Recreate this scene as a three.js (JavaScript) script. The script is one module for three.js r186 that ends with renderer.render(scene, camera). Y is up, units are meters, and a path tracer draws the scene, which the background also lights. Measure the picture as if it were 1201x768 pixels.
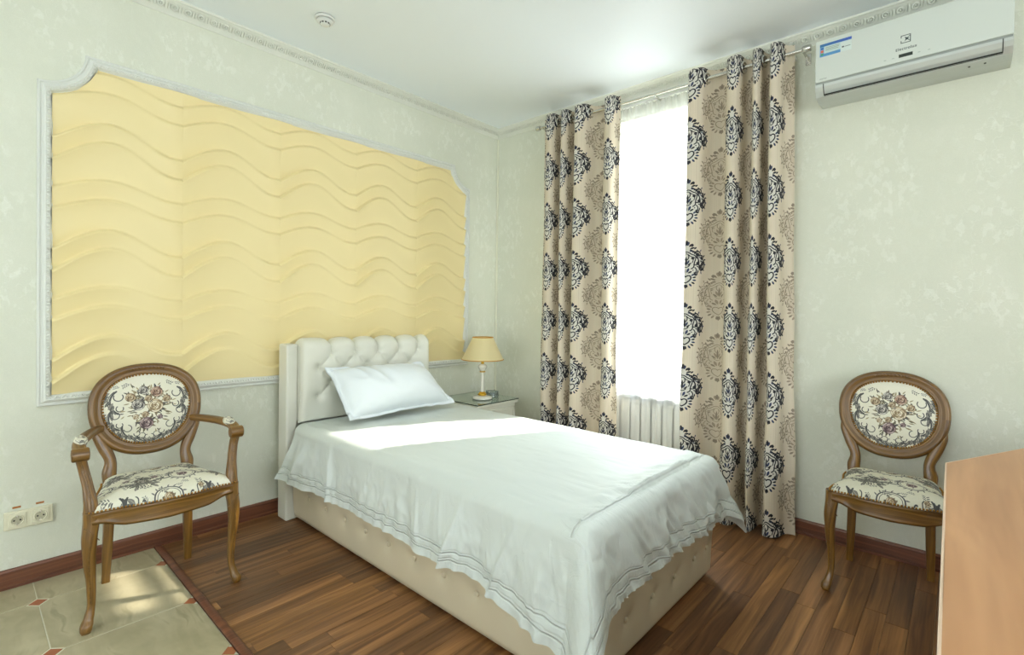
import * as THREE from 'three';
import { mergeGeometries, mergeVertices } from 'three/addons/utils/BufferGeometryUtils.js';
import { RoundedBoxGeometry } from 'three/addons/geometries/RoundedBoxGeometry.js';
import { RectAreaLightUniformsLib } from 'three/addons/lights/RectAreaLightUniformsLib.js';

// ---------------------------------------------------------------- camera, sky, sun, daylight, exposure
RectAreaLightUniformsLib.init();
const scene = new THREE.Scene();
const renderer = new THREE.WebGLRenderer({ antialias: true });
renderer.toneMapping = THREE.LinearToneMapping;
renderer.toneMappingExposure = 0.86;
renderer.shadowMap.enabled = true;

const camera = new THREE.PerspectiveCamera(66.51, 1201 / 768, 0.05, 60);
camera.position.set(2.955, 1.2, 3.0787);
{
  const yaw = 41.99 * Math.PI / 180, pitch = -0.7065 * Math.PI / 180;
  camera.lookAt(2.955 - Math.sin(yaw) * Math.cos(pitch), 1.2 + Math.sin(pitch), 3.0787 - Math.cos(yaw) * Math.cos(pitch));
  camera.rotateZ(0.788 * Math.PI / 180);
  camera.setViewOffset(1201, 768, 0, 14.13, 1201, 768);
}

scene.background = new THREE.Color().setRGB(4.5, 4.75, 4.9);          // bright, hazy white sky

const sun = new THREE.DirectionalLight(0xfff8ee, 19);
sun.position.set(1.45 + 0.46 * 4, 0.6 + 0.85 * 4, -4);
sun.target.position.set(1.45 - 0.46, 0.6 - 0.85, 1);
sun.castShadow = true;
sun.shadow.radius = 2;
sun.shadow.mapSize.set(2048, 2048);
Object.assign(sun.shadow.camera, { left: -4, right: 4, top: 4, bottom: -4, near: 0.5, far: 14 });
scene.add(sun, sun.target);

// daylight that enters through the bedroom window and through two unseen windows, right of and behind the camera, placed to light the room side
function daylight(w, h, x, y, z, tx, ty, tz, color, power) {
  const l = new THREE.RectAreaLight(color, power, w, h);
  l.position.set(x, y, z); l.lookAt(tx, ty, tz); scene.add(l);
  return l;
}
daylight(5.4, 2.4, 0.3, 3.3, -2.0, 1.5, 0.6, 0.8, 0xe8f5fb, 32);   // high sky, so that little of it reaches the ceiling directly
daylight(2.4, 1.7, 5.64, 1.55, 2.6, 0, 1.55, 2.6, 0xe6f3fb, 4.8);  // unseen side window: lights the bed foot, desk and right-hand floor
daylight(2.4, 1.7, 2.2, 1.55, 5.74, 2.2, 1.55, 0, 0xe6f3fb, 3.3);  // unseen rear window: lights the curtain fronts and near side of the bed

// ---------------------------------------------------------------- helpers
const V = (x, y, z) => new THREE.Vector3(x, y, z);
function mulberry(a) { return () => { a |= 0; a = a + 0x6d2b79f5 | 0; let t = Math.imul(a ^ a >>> 15, 1 | a); t = t + Math.imul(t ^ t >>> 7, 61 | t) ^ t; return ((t ^ t >>> 14) >>> 0) / 4294967296; }; }
const clamp = (x, a = 0, b = 1) => Math.min(b, Math.max(a, x));
const smooth = (a, b, x) => { const t = clamp((x - a) / (b - a)); return t * t * (3 - 2 * t); };
const mixn = (a, b, t) => a + (b - a) * t;
const hash = (x, y, s = 0) => { let n = Math.imul(x | 0, 374761393) + Math.imul(y | 0, 668265263) + Math.imul(s | 0, 1274126177) | 0; n = Math.imul(n ^ n >>> 13, 1274126177); n ^= n >>> 16; return (n >>> 0) / 4294967296; };
// value noise, periodic with px, py cells
function vnoise(x, y, px = 1 << 20, py = 1 << 20, s = 0) {
  const xi = Math.floor(x), yi = Math.floor(y), fx = x - xi, fy = y - yi, u = fx * fx * (3 - 2 * fx), v = fy * fy * (3 - 2 * fy);
  const m = (a, p) => ((a % p) + p) % p;
  const h = (i, j) => hash(m(xi + i, px), m(yi + j, py), s);
  return mixn(mixn(h(0, 0), h(1, 0), u), mixn(h(0, 1), h(1, 1), u), v);
}
function fbm(x, y, px, py, oct = 4, s = 0) { let a = 0.5, r = 0, t = 0; for (let i = 0; i < oct; i++) { r += a * vnoise(x, y, px, py, s + i * 7); t += a; a *= 0.5; x *= 2; y *= 2; px *= 2; py *= 2; } return r / t; }

function dataTexture(w, h, fn, srgb = true) {
  const d = new Uint8Array(w * h * 4);
  for (let j = 0; j < h; j++) for (let i = 0; i < w; i++) {
    const c = fn(i / w, j / h), o = (j * w + i) * 4;
    if (typeof c === 'number') { d[o] = d[o + 1] = d[o + 2] = clamp(c) * 255; } else { d[o] = clamp(c[0] / 255) * 255; d[o + 1] = clamp(c[1] / 255) * 255; d[o + 2] = clamp(c[2] / 255) * 255; }
    d[o + 3] = 255;
  }
  const t = new THREE.DataTexture(d, w, h);
  t.wrapS = t.wrapT = THREE.RepeatWrapping; t.magFilter = THREE.LinearFilter; t.minFilter = THREE.LinearMipmapLinearFilter; t.generateMipmaps = true;
  if (srgb) t.colorSpace = THREE.SRGBColorSpace;
  t.needsUpdate = true; return t;
}
function canvasTexture(w, h, draw, srgb = true) {
  const c = document.createElement('canvas'); c.width = w; c.height = h; draw(c.getContext('2d'), w, h);
  const t = new THREE.CanvasTexture(c); t.wrapS = t.wrapT = THREE.RepeatWrapping;
  if (srgb) t.colorSpace = THREE.SRGBColorSpace;
  return t;
}
const rep = (t, x, y) => { const c = t.clone(); c.repeat.set(x, y); c.needsUpdate = true; return c; };
const mat = (o) => new THREE.MeshStandardMaterial(Object.assign({ side: THREE.DoubleSide }, o));
const phys = (o) => new THREE.MeshPhysicalMaterial(Object.assign({ side: THREE.DoubleSide }, o));
const srgb = (r, g, b) => new THREE.Color().setRGB(r / 255, g / 255, b / 255, THREE.SRGBColorSpace);

const used = {};
function numbered(n) { if (!(n in used)) { used[n] = 0; return n; } used[n]++; return n + '_' + String(used[n]).padStart(3, '0'); }
function mesh(name, geo, m, parent) {
  const o = new THREE.Mesh(geo, m); o.name = parent ? name : numbered(name); o.castShadow = o.receiveShadow = true; (parent || scene).add(o); return o;
}
function thing(name, label, category, [x, y, z] = [0, 0, 0], turn = 0, group) {
  const o = new THREE.Group(); o.name = numbered(name); o.position.set(x, y, z); o.rotation.y = turn; o.userData = { label, category }; if (group) o.userData.group = group; scene.add(o); return o;
}
function tag(o, label, category, group) { Object.assign(o.userData, { label, category }); if (group) o.userData.group = group; return o; }
function struct(name, label, category, geo, m) {
  let o; if (geo) o = mesh(name, geo, m); else { o = new THREE.Group(); o.name = numbered(name); scene.add(o); }
  o.userData = { label, category, kind: 'structure' }; return o;
}
// uv in metres by the face's main direction
function triUV(geo, s = 1, ox = 0, oy = 0) {
  const g = geo.index ? geo.toNonIndexed() : geo; if (!g.attributes.normal) g.computeVertexNormals();
  const p = g.attributes.position, n = g.attributes.normal, uv = new Float32Array(p.count * 2);
  for (let t = 0; t < p.count; t += 3) {
    let nx = 0, ny = 0, nz = 0; for (let k = 0; k < 3; k++) { nx += Math.abs(n.getX(t + k)); ny += Math.abs(n.getY(t + k)); nz += Math.abs(n.getZ(t + k)); }
    for (let k = 0; k < 3; k++) {
      const i = t + k, x = p.getX(i), y = p.getY(i), z = p.getZ(i);
      const [a, b] = nx >= ny && nx >= nz ? [z, y] : ny >= nz ? [x, z] : [x, y];
      uv[i * 2] = a * s + ox; uv[i * 2 + 1] = b * s + oy;
    }
  }
  g.setAttribute('uv', new THREE.BufferAttribute(uv, 2)); return g;
}
const box = (x0, x1, y0, y1, z0, z1) => triUV(new THREE.BoxGeometry(x1 - x0, y1 - y0, z1 - z0).translate((x0 + x1) / 2, (y0 + y1) / 2, (z0 + z1) / 2));
const rbox = (x0, x1, y0, y1, z0, z1, r = 0.005, seg = 3) => { const g = new RoundedBoxGeometry(x1 - x0, y1 - y0, z1 - z0, seg, r).translate((x0 + x1) / 2, (y0 + y1) / 2, (z0 + z1) / 2); return triUV(g); };
const merge = (list) => mergeGeometries(list.map((g) => { const h = g.index ? g.toNonIndexed() : g; for (const k of Object.keys(h.attributes)) if (!['position', 'normal', 'uv'].includes(k)) h.deleteAttribute(k); return h; }));
// grid surface from fn(u, v) -> [x, y, z]; uv from fn's 4th, 5th values or u, v
function surface(nu, nv, fn, closeU = false) {
  const pos = [], uv = [], idx = [];
  for (let j = 0; j <= nv; j++) for (let i = 0; i <= nu; i++) { const q = fn(i / nu, j / nv); pos.push(q[0], q[1], q[2]); uv.push(q.length > 3 ? q[3] : i / nu, q.length > 3 ? q[4] : j / nv); }
  for (let j = 0; j < nv; j++) for (let i = 0; i < nu; i++) { const a = j * (nu + 1) + i, b = a + 1, c = a + nu + 1, d = c + 1; idx.push(a, b, d, a, d, c); }
  const g = new THREE.BufferGeometry();
  g.setAttribute('position', new THREE.Float32BufferAttribute(pos, 3)); g.setAttribute('uv', new THREE.Float32BufferAttribute(uv, 2)); g.setIndex(idx); g.computeVertexNormals();
  if (closeU) { const n = g.attributes.normal; for (let j = 0; j <= nv; j++) { const a = j * (nu + 1), b = a + nu, x = n.getX(a) + n.getX(b), y = n.getY(a) + n.getY(b), z = n.getZ(a) + n.getZ(b), l = Math.hypot(x, y, z) || 1; n.setXYZ(a, x / l, y / l, z / l); n.setXYZ(b, x / l, y / l, z / l); } }
  return g;
}
// skin over rings (arrays of Vector3, all as long), closed round and capped
function loft(rings, { caps = true, closedPath = false } = {}) {
  const n = rings[0].length, pos = [], uv = [], idx = [], R = closedPath ? [...rings, rings[0]] : rings; let len = 0;
  R.forEach((r, j) => {
    if (j) len += r[0].distanceTo(R[j - 1][0]);
    let w = 0; for (let i = 0; i <= n; i++) { const p = r[i % n]; if (i) w += p.distanceTo(r[i - 1]); pos.push(p.x, p.y, p.z); uv.push(w, len); }
  });
  for (let j = 0; j + 1 < R.length; j++) for (let i = 0; i < n; i++) { const a = j * (n + 1) + i, b = a + 1, c = a + n + 1, d = c + 1; idx.push(a, b, d, a, d, c); }
  const g = new THREE.BufferGeometry();
  g.setAttribute('position', new THREE.Float32BufferAttribute(pos, 3)); g.setAttribute('uv', new THREE.Float32BufferAttribute(uv, 2)); g.setIndex(idx); g.computeVertexNormals();
  const N = g.attributes.normal, fix = (a, b) => { const x = N.getX(a) + N.getX(b), y = N.getY(a) + N.getY(b), z = N.getZ(a) + N.getZ(b), l = Math.hypot(x, y, z) || 1; N.setXYZ(a, x / l, y / l, z / l); N.setXYZ(b, x / l, y / l, z / l); };
  for (let j = 0; j < R.length; j++) fix(j * (n + 1), j * (n + 1) + n);
  if (closedPath) for (let i = 0; i <= n; i++) fix(i, (R.length - 1) * (n + 1) + i);
  if (!caps || closedPath) return g;
  const cap = (r, flip) => {
    const c = r.reduce((a, p) => a.add(p), V(0, 0, 0)).multiplyScalar(1 / n), q = [];
    for (let i = 0; i < n; i++) { const a = r[i], b = r[(i + 1) % n]; flip ? q.push(c, b, a) : q.push(c, a, b); }
    const h = new THREE.BufferGeometry().setFromPoints(q); h.setAttribute('uv', new THREE.Float32BufferAttribute(q.flatMap((p) => [p.x, p.z]), 2)); h.computeVertexNormals(); return h;
  };
  return merge([g, cap(rings[0], false), cap(rings[rings.length - 1], true)]);
}
// ring: super-ellipse round c in the plane of unit vectors a, b
function ring(c, a, b, ra, rb, n = 16, e = 2.6) {
  const out = []; for (let i = 0; i < n; i++) { const t = i / n * 2 * Math.PI, ct = Math.cos(t), st = Math.sin(t); out.push(c.clone().addScaledVector(a, ra * Math.sign(ct) * Math.abs(ct) ** (2 / e)).addScaledVector(b, rb * Math.sign(st) * Math.abs(st) ** (2 / e))); } return out;
}
const EX = V(1, 0, 0), EY = V(0, 1, 0), EZ = V(0, 0, 1);
// limb: [x, y, z, half width, half depth] keys, smoothed; cross-sections lie across the path
function limb(keys, { steps = 6, n = 16, e = 3, flat = false } = {}) {
  const curve = new THREE.CatmullRomCurve3(keys.map((k) => V(k[0], k[1], k[2])), false, 'centripetal');
  const m = (keys.length - 1) * steps, rings = [];
  for (let i = 0; i <= m; i++) {
    const t = i / m, f = t * (keys.length - 1), k = Math.min(Math.floor(f), keys.length - 2), w = f - k, s = w * w * (3 - 2 * w);
    const p = curve.getPoint(t), ra = mixn(keys[k][3], keys[k + 1][3], s), rb = mixn(keys[k][4], keys[k + 1][4], s);
    if (flat) rings.push(ring(p, EX, EZ, ra, rb, n, e));
    else {
      const T = curve.getTangent(t), side = Math.abs(T.y) > 0.8 ? EX : EY, A = side.clone().addScaledVector(T, -side.dot(T)).normalize(), B = T.clone().cross(A).normalize();
      rings.push(ring(p, A, B, ra, rb, n, e));
    }
  }
  return loft(rings);
}
const tube = (pts, r, seg = 40, rad = 8, closed = false) => new THREE.TubeGeometry(new THREE.CatmullRomCurve3(pts, closed, 'centripetal'), seg, r, rad, closed);
const lathe = (pts, seg = 32) => new THREE.LatheGeometry(pts.map(([r, y]) => new THREE.Vector2(r, y)), seg);
const cyl = (r, h, seg = 20, r2 = r) => new THREE.CylinderGeometry(r2, r, h, seg);
// mitred sweep of a profile [[across, out]] along a path in a wall plane; to(p, across) -> 3D
function mitre(path, profile, to, closed = true) {
  const n = path.length, rings = [];
  for (let i = 0; i < n; i++) {
    const p = path[i], a = path[(i - 1 + n) % n], b = path[(i + 1) % n];
    let d1 = [p[0] - a[0], p[1] - a[1]], d2 = [b[0] - p[0], b[1] - p[1]]; if (!closed && i === 0) d1 = d2; if (!closed && i === n - 1) d2 = d1;
    const l1 = Math.hypot(...d1), l2 = Math.hypot(...d2), n1 = [-d1[1] / l1, d1[0] / l1], n2 = [-d2[1] / l2, d2[0] / l2];
    let m = [n1[0] + n2[0], n1[1] + n2[1]]; const k = 2 / (m[0] * m[0] + m[1] * m[1] || 1); m = [m[0] * k, m[1] * k];
    rings.push(profile.map(([ac, out]) => to(p[0] + m[0] * ac, p[1] + m[1] * ac, out)));
  }
  return rings;
}
function flatLoft(rings, closed) { const g = loft(rings, { caps: !closed, closedPath: closed }); const h = g.index ? g.toNonIndexed() : g; h.computeVertexNormals(); return h; }

// ---------------------------------------------------------------- surfaces
const wallFlake = (u, v) => {
  const patch = fbm(u * 7, v * 7, 7, 7, 3, 11), fine = fbm(u * 62, v * 40, 62, 40, 3, 23), thread = 1 - Math.abs(2 * fbm(u * 40, v * 28, 40, 28, 3, 41) - 1);
  return (0.2 + 0.8 * smooth(0.4, 0.62, patch)) * (smooth(0.55, 0.68, fine) * 0.9 + smooth(0.93, 0.99, thread) * 0.7);
};
const wallTone = dataTexture(768, 768, (u, v) => {
  const f = wallFlake(u, v), b = fbm(u * 8, v * 8, 8, 8, 4, 3) - 0.5, g = hash(u * 768 | 0, v * 768 | 0, 5) - 0.5;
  return [221 + f * 7 + b * 8 + g * 5, 223 + f * 7 + b * 7 + g * 5, 206 + f * 9 + b * 8 + g * 5];
});
const wallBump = dataTexture(768, 768, (u, v) => clamp(0.3 + wallFlake(u, v) * 0.5 + 0.2 * fbm(u * 90, v * 90, 90, 90, 2, 9)), false);
const wallpaper = mat({ map: rep(wallTone, 0.8, 0.8), bumpMap: rep(wallBump, 0.8, 0.8), bumpScale: 0.0012, roughness: 0.62 });
const ceilingMat = phys({ color: srgb(240, 247, 250), roughness: 0.4, specularIntensity: 0.4 });
const plaster = mat({ color: srgb(222, 224, 216), roughness: 0.5 });
const crownPlaster = mat({ color: srgb(224, 226, 214), roughness: 0.55 });
const whitePlastic = mat({ color: srgb(228, 230, 226), roughness: 0.35 });
const chrome = mat({ color: srgb(205, 203, 196), metalness: 1, roughness: 0.25 });
const gold = mat({ color: srgb(214, 170, 60), metalness: 0.9, roughness: 0.32 });

// wood grain; runs along v, uv in metres
function woodTexture(w, h, dark, light, seed, streak = 30) {
  return dataTexture(w, h, (u, v) => {
    const warp = (fbm(u * 4, v * 3, 4, 3, 3, seed) - 0.5) * 0.35;
    const s = fbm((u + warp * 0.25) * streak, v * 2, streak, 2, 4, seed + 5), r = fbm((u + warp) * 9, v * 1.0 * 2, 9, 2, 3, seed + 9), f = fbm(u * streak * 4, v * 10, streak * 4, 10, 2, seed + 13);
    let t = clamp(0.5 + (s - 0.5) * 1.2 + (r - 0.5) * 1.1); t = clamp(t + (f - 0.5) * 0.35);
    return [0, 1, 2].map((k) => mixn(dark[k], light[k], t));
  });
}
const plankTextures = [
  woodTexture(256, 512, [92, 60, 36], [160, 114, 73], 101), woodTexture(256, 512, [102, 66, 38], [174, 124, 77], 202),
  woodTexture(256, 512, [84, 54, 32], [148, 104, 65], 303), woodTexture(256, 512, [108, 70, 38], [184, 133, 80], 404),
];
const plankMats = plankTextures.map((t) => phys({ map: rep(t, 2.2, 0.75), roughness: 0.36, specularIntensity: 0.9 }));
const reddishWood = mat({ map: rep(woodTexture(256, 512, [94, 54, 36], [138, 86, 58], 505, 40), 3, 0.8), roughness: 0.42 });
const walnut = phys({ map: rep(woodTexture(256, 512, [82, 54, 16], [146, 106, 44], 606, 34), 5, 1.6), roughness: 0.34, clearcoat: 0.35, clearcoatRoughness: 0.25 });
const beech = phys({ map: rep(woodTexture(512, 512, [176, 124, 82], [206, 152, 106], 707, 18), 1.1, 0.55), roughness: 0.4 });
const beechEdge = mat({ color: srgb(226, 196, 168), roughness: 0.45 });

const tileTexture = (seed) => dataTexture(384, 384, (u, v) => {
  const w = fbm(u * 3, v * 3, 3, 3, 3, seed), s = fbm(u * 3 + w * 1.2, v * 22 + w * 5, 3, 22, 4, seed + 3), p = fbm(u * 7, v * 7, 7, 7, 4, seed + 8), d = smooth(0.62, 0.8, s);
  const t = (p - 0.5) * 34 + (s - 0.5) * 30;
  return [182 + t - d * 28, 171 + t - d * 28, 138 + t - d * 28];
});
const tileMats = [31, 57, 83].map((s) => phys({ map: rep(tileTexture(s), 1.6, 1.6), roughness: 0.32 }));
const groutMat = mat({ color: srgb(222, 218, 198), roughness: 0.85 });
const insetMat = mat({ color: srgb(166, 96, 58), roughness: 0.45 });

// ---------------------------------------------------------------- room shell (inside: x 0..5.5, z 0..5.6, y 0..2.7)
const H = 2.7, RX = 5.5, RZ = 5.6;  // far walls out of view, set back to suit the light from their windows
const wl = struct('wall_left', 'pale flecked wallpaper wall behind the bed and the armchair', 'wall', box(-0.2, 0, 0, H, -0.4, RZ + 0.2), wallpaper);
{ // window wall, with an opening from the floor niche to the window head
  const X0 = 0.74, X1 = 2.1, YT = 2.5;
  const g = merge([box(-0.2, X0, 0, H, -0.3, 0), box(X1, RX + 0.2, 0, H, -0.3, 0), box(X0, X1, YT, H, -0.3, 0), box(X0, X1, 0, 0.63, -0.3, -0.16)]);
  struct('wall_right', 'pale flecked wallpaper wall with the curtained window', 'wall', g, wallpaper);
}
struct('wall_back', 'unseen wallpapered wall behind the camera with a wide window', 'wall', merge([box(-0.2, 1.0, 0, H, RZ, RZ + 0.2), box(3.4, RX + 0.2, 0, H, RZ, RZ + 0.2), box(1.0, 3.4, 0, 0.7, RZ, RZ + 0.2), box(1.0, 3.4, 2.4, H, RZ, RZ + 0.2)]), wallpaper);
{ // wall opposite the bed wall, out of the frame, with an unseen window placed to light the bed foot and desk
  const Z0 = 1.4, Z1 = 3.8, Y0 = 0.7, Y1 = 2.4;
  struct('wall_side', 'unseen wallpapered wall opposite the bed wall with a wide window', 'wall', merge([box(RX, RX + 0.2, 0, H, -0.4, Z0), box(RX, RX + 0.2, 0, H, Z1, RZ + 0.2), box(RX, RX + 0.2, 0, Y0, Z0, Z1), box(RX, RX + 0.2, Y1, H, Z0, Z1)]), wallpaper);
}
struct('ceiling', 'smooth satin white stretch ceiling', 'ceiling', box(-0.2, RX + 0.2, H, H + 0.15, -0.4, RZ + 0.2), ceilingMat);

const ZT = 2.43;                                         // the boards end here and the tiles begin
const floor = struct('floor', 'dark walnut strip floor with a pale tiled strip by the entrance', 'floor');
mesh('floor_slab', box(-0.2, RX + 0.2, -0.2, -0.012, -0.4, RZ + 0.2), groutMat, floor);
mesh('boards_beyond', box(3.1, RX, -0.012, 0, 0, ZT), plankMats[0], floor);
{ // strips, each a part
  const rnd = mulberry(77), W = 0.0725, cols = Math.ceil(3.1 / W);
  for (let c = 0; c < cols; c++) {
    let z = -rnd() * 0.6; const x0 = c * W, x1 = Math.min(x0 + W, 3.1);
    while (z < ZT) {
      const l = 0.42 + rnd() * 0.5, z0 = Math.max(z, 0), z1 = Math.min(z + l, ZT); z += l;
      if (z1 - z0 < 0.03) continue;
      const g = new THREE.BoxGeometry(x1 - x0 - 0.0012, 0.012, z1 - z0 - 0.0012).translate((x0 + x1) / 2, -0.006 - rnd() * 0.0004, (z0 + z1) / 2);
      const r = rnd(), m = plankMats[r < 0.34 ? 0 : r < 0.6 ? 1 : r < 0.86 ? 2 : 3];
      mesh('plank', triUV(g, 1, rnd() * 3, rnd() * 5), m, floor);
    }
  }
  // octagonal tiles with small brown insets
  const P = 0.432, X0 = 0.222, Z0 = ZT, C = 0.034, J = 0.0026, gs = [];
  const octagon = (x0, x1, z0, z1) => {
    const s = new THREE.Shape([[x0 + C, z0], [x1 - C, z0], [x1, z0 + C], [x1, z1 - C], [x1 - C, z1], [x0 + C, z1], [x0, z1 - C], [x0, z0 + C]].map(([a, b]) => new THREE.Vector2(a, -b)));
    return new THREE.ExtrudeGeometry(s, { depth: 0.009, bevelEnabled: true, bevelThickness: 0.0015, bevelSize: 0.0015, bevelSegments: 1, steps: 1 }).rotateX(-Math.PI / 2).translate(0, -0.0115, 0);
  };
  for (let i = -1; i < 13; i++) for (let j = 0; j < 8; j++) {
    let x0 = X0 + i * P, x1 = x0 + P, z0 = Z0 + j * P, z1 = z0 + P;
    if (x0 < 0) x0 = Math.max(x0, -0.03); if (x1 > RX) x1 = RX; if (z1 > RZ) z1 = RZ;
    if (x1 - x0 < 0.09 || z1 - z0 < 0.09) continue;
    const g = triUV(octagon(x0 + J, x1 - J, z0 + J, z1 - J), 1, rnd() * 3, rnd() * 3), m = tileMats[Math.floor(rnd() * 3)];
    if (i < 3 && j < 3) mesh('tile', g, m, floor); else gs.push(g);
  }
  mesh('grout', box(0, RX, -0.012, -0.0022, ZT - 0.002, RZ), groutMat, floor);
  const rest = mesh('tiles_beyond', merge(gs), tileMats[0], floor); rest.userData.kind = 'stuff';
  const dia = new THREE.BoxGeometry(0.04, 0.009, 0.04).rotateY(Math.PI / 4).translate(0, -0.0055, 0);
  for (let i = 0; i < 4; i++) for (let j = 0; j < 3; j++) { const o = mesh('tile_inset', dia, insetMat, floor); o.position.set(X0 + i * P, 0, Z0 + j * P + (j === 0 ? 0.012 : 0)); }
}
struct('trim_1', 'reddish wooden threshold strip between boards and tiles', 'threshold', (() => {
  const prof = [[-0.0175, 0], [-0.012, 0.006], [0, 0.0078], [0.012, 0.006], [0.0175, 0]];
  return triUV(loft([0.012, RX].map((x) => prof.map(([z, y]) => V(x, y + 0.0005, ZT - 0.016 + z)))));
})(), reddishWood);

// baseboards with a stepped foot and a small rounded top
function baseboard(name, label, pts) {
  const prof = [[0, 0], [0.016, 0], [0.016, 0.014], [0.0125, 0.017], [0.0125, 0.07], [0.009, 0.078], [0, 0.08]];
  const [a, b, n] = pts; // from a to b along the wall, n = inward direction
  const g = flatLoft([a, b].map((p) => prof.map(([o, y]) => V(p[0] + n[0] * o, y, p[1] + n[1] * o))), false);
  const uv = g.attributes.uv, pos = g.attributes.position; for (let i = 0; i < pos.count; i++) uv.setXY(i, pos.getY(i), pos.getX(i) * Math.abs(n[1]) + pos.getZ(i) * Math.abs(n[0]));
  struct(name, label, 'baseboard', g, reddishWood);
}
baseboard('baseboard_left', 'reddish brown wooden baseboard under the bed wall', [[0, 0], [0, RZ], [1, 0]]);
baseboard('baseboard_right', 'reddish brown wooden baseboard behind the curtains and side chair', [[2.1, 0], [RX, 0], [0, 1]]);
baseboard('baseboard_corner', 'short reddish brown baseboard between room corner and window niche', [[0.016, 0], [0.74, 0], [0, 1]]);
struct('trim_4', 'thin pale vertical bead in the corner of the room', 'moulding', (() => { const g = new THREE.CylinderGeometry(0.009, 0.009, 2.55, 12, 1).translate(0.006, 0.08 + 1.275, 0.006); return g; })(), mat({ color: srgb(222, 222, 200), roughness: 0.55 }));

// crown moulding with a row of small carved scrolls
function crown(name, label, L, toWorld) {
  const o = struct(name, label, 'moulding');
  const prof = [[0, -0.063], [0.006, -0.063], [0.011, -0.056], [0.014, -0.052], [0.03, -0.03], [0.052, -0.016], [0.056, -0.012], [0.064, -0.009], [0.066, 0], [0, 0]];
  mesh('moulding', flatLoft([0, L].map((s) => prof.map(([a, y]) => toWorld(s, a, H + y))), false), crownPlaster, o);
  const egg = new THREE.TorusGeometry(0.0125, 0.005, 6, 10), bar = new THREE.BoxGeometry(0.007, 0.03, 0.009), bead = new THREE.SphereGeometry(0.006, 6, 4), gs = [];
  const put = (g, s, tilt = 0) => {
    const h = g.clone(), p = h.attributes.position;
    for (let i = 0; i < p.count; i++) { const x = p.getX(i), y = p.getY(i), z = p.getZ(i), c = Math.cos(0.72), k = Math.sin(0.72); const a = 0.0335 + y * k + z * c, yy = -0.0325 + y * c - z * k; const w = toWorld(s + x, a, H + yy); p.setXYZ(i, w.x, w.y, w.z); }
    h.computeVertexNormals(); gs.push(h);
  };
  for (let s = 0.04; s < L - 0.03; s += 0.058) { put(egg, s); put(bead, s); put(bar, s + 0.023); put(bar, s + 0.036); }
  const m = mesh('carved_scrolls', merge(gs), crownPlaster, o); m.userData.kind = 'stuff';
}
crown('trim_2', 'white carved crown moulding above the bed wall', 4.0, (s, a, y) => V(a, y, s));
crown('trim_3', 'white carved crown moulding above the window and air conditioner', 4.4, (s, a, y) => V(s, y, a));

// ---------------------------------------------------------------- window 1, niche, two unseen windows
function windowUnit(name, label, x0, x1, y0, y1, z, zIn, depth, sashes, transom) {
  const o = struct(name, label, 'window'), f = 0.032, zz = [z - depth / 2, z + depth / 2];
  mesh('window_frame', merge([rbox(x0, x0 + f, y0, y1, ...zz), rbox(x1 - f, x1, y0, y1, ...zz), rbox(x0, x1, y0, y0 + f, ...zz), rbox(x0, x1, y1 - f, y1, ...zz)]), whitePlastic, o);
  const w = (x1 - x0 - 2 * f) / sashes;
  for (let k = 0; k < sashes; k++) {
    const a = x0 + f + k * w, b = a + w, s = 0.03, zs = [z - depth / 3, z + depth / 2 + 0.012];
    mesh('sash', merge([rbox(a, a + s, y0 + f, y1 - f, ...zs), rbox(b - s, b, y0 + f, y1 - f, ...zs), rbox(a + s, b - s, y0 + f, y0 + f + s, ...zs), rbox(a + s, b - s, y1 - f - s, y1 - f, ...zs)]), whitePlastic, o);
    for (const [p, q] of transom ? [[y0 + f + s, transom - 0.02], [transom + 0.02, y1 - f - s]] : [[y0 + f + s, y1 - f - s]]) mesh('pane', box(a + s, b - s, p, q, z - 0.003, z + 0.003), glassPane, o);
    if (transom) mesh('transom', rbox(a + s, b - s, transom - 0.02, transom + 0.02, ...zs), whitePlastic, o);
  }
  return o;
}
const glassPane = phys({ color: 0xffffff, transmission: 1, thickness: 0, roughness: 0, ior: 1.5 });
windowUnit('window_1', 'tall white framed window glowing behind the sheer curtain', 0.74, 2.1, 0.66, 2.5, -0.22, 0, 0.06, 2, 2.31);
{ const w = windowUnit('window_2', 'unseen wide window opposite the bed wall, lights bed foot and desk', -1.2, 1.2, 0.7, 2.4, 0, 0, 0.06, 3); w.rotation.y = -Math.PI / 2; w.position.set(RX + 0.1, 0, 2.6); }  // out of view, placed to light the bed foot and right side
windowUnit('window_3', 'unseen wide window behind the camera, lights curtain fronts and near bed side', 1.0, 3.4, 0.7, 2.4, RZ + 0.1, 0, 0.06, 3);  // out of view, placed to light the surfaces that face the camera
{ const s = tag(mesh('window_sill', rbox(0.745, 2.095, 0.63, 0.66, -0.25, -0.005, 0.006), whitePlastic), 'white window sill board behind the sheer curtain', 'window sill'); s.userData.kind = 'structure'; }
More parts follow.
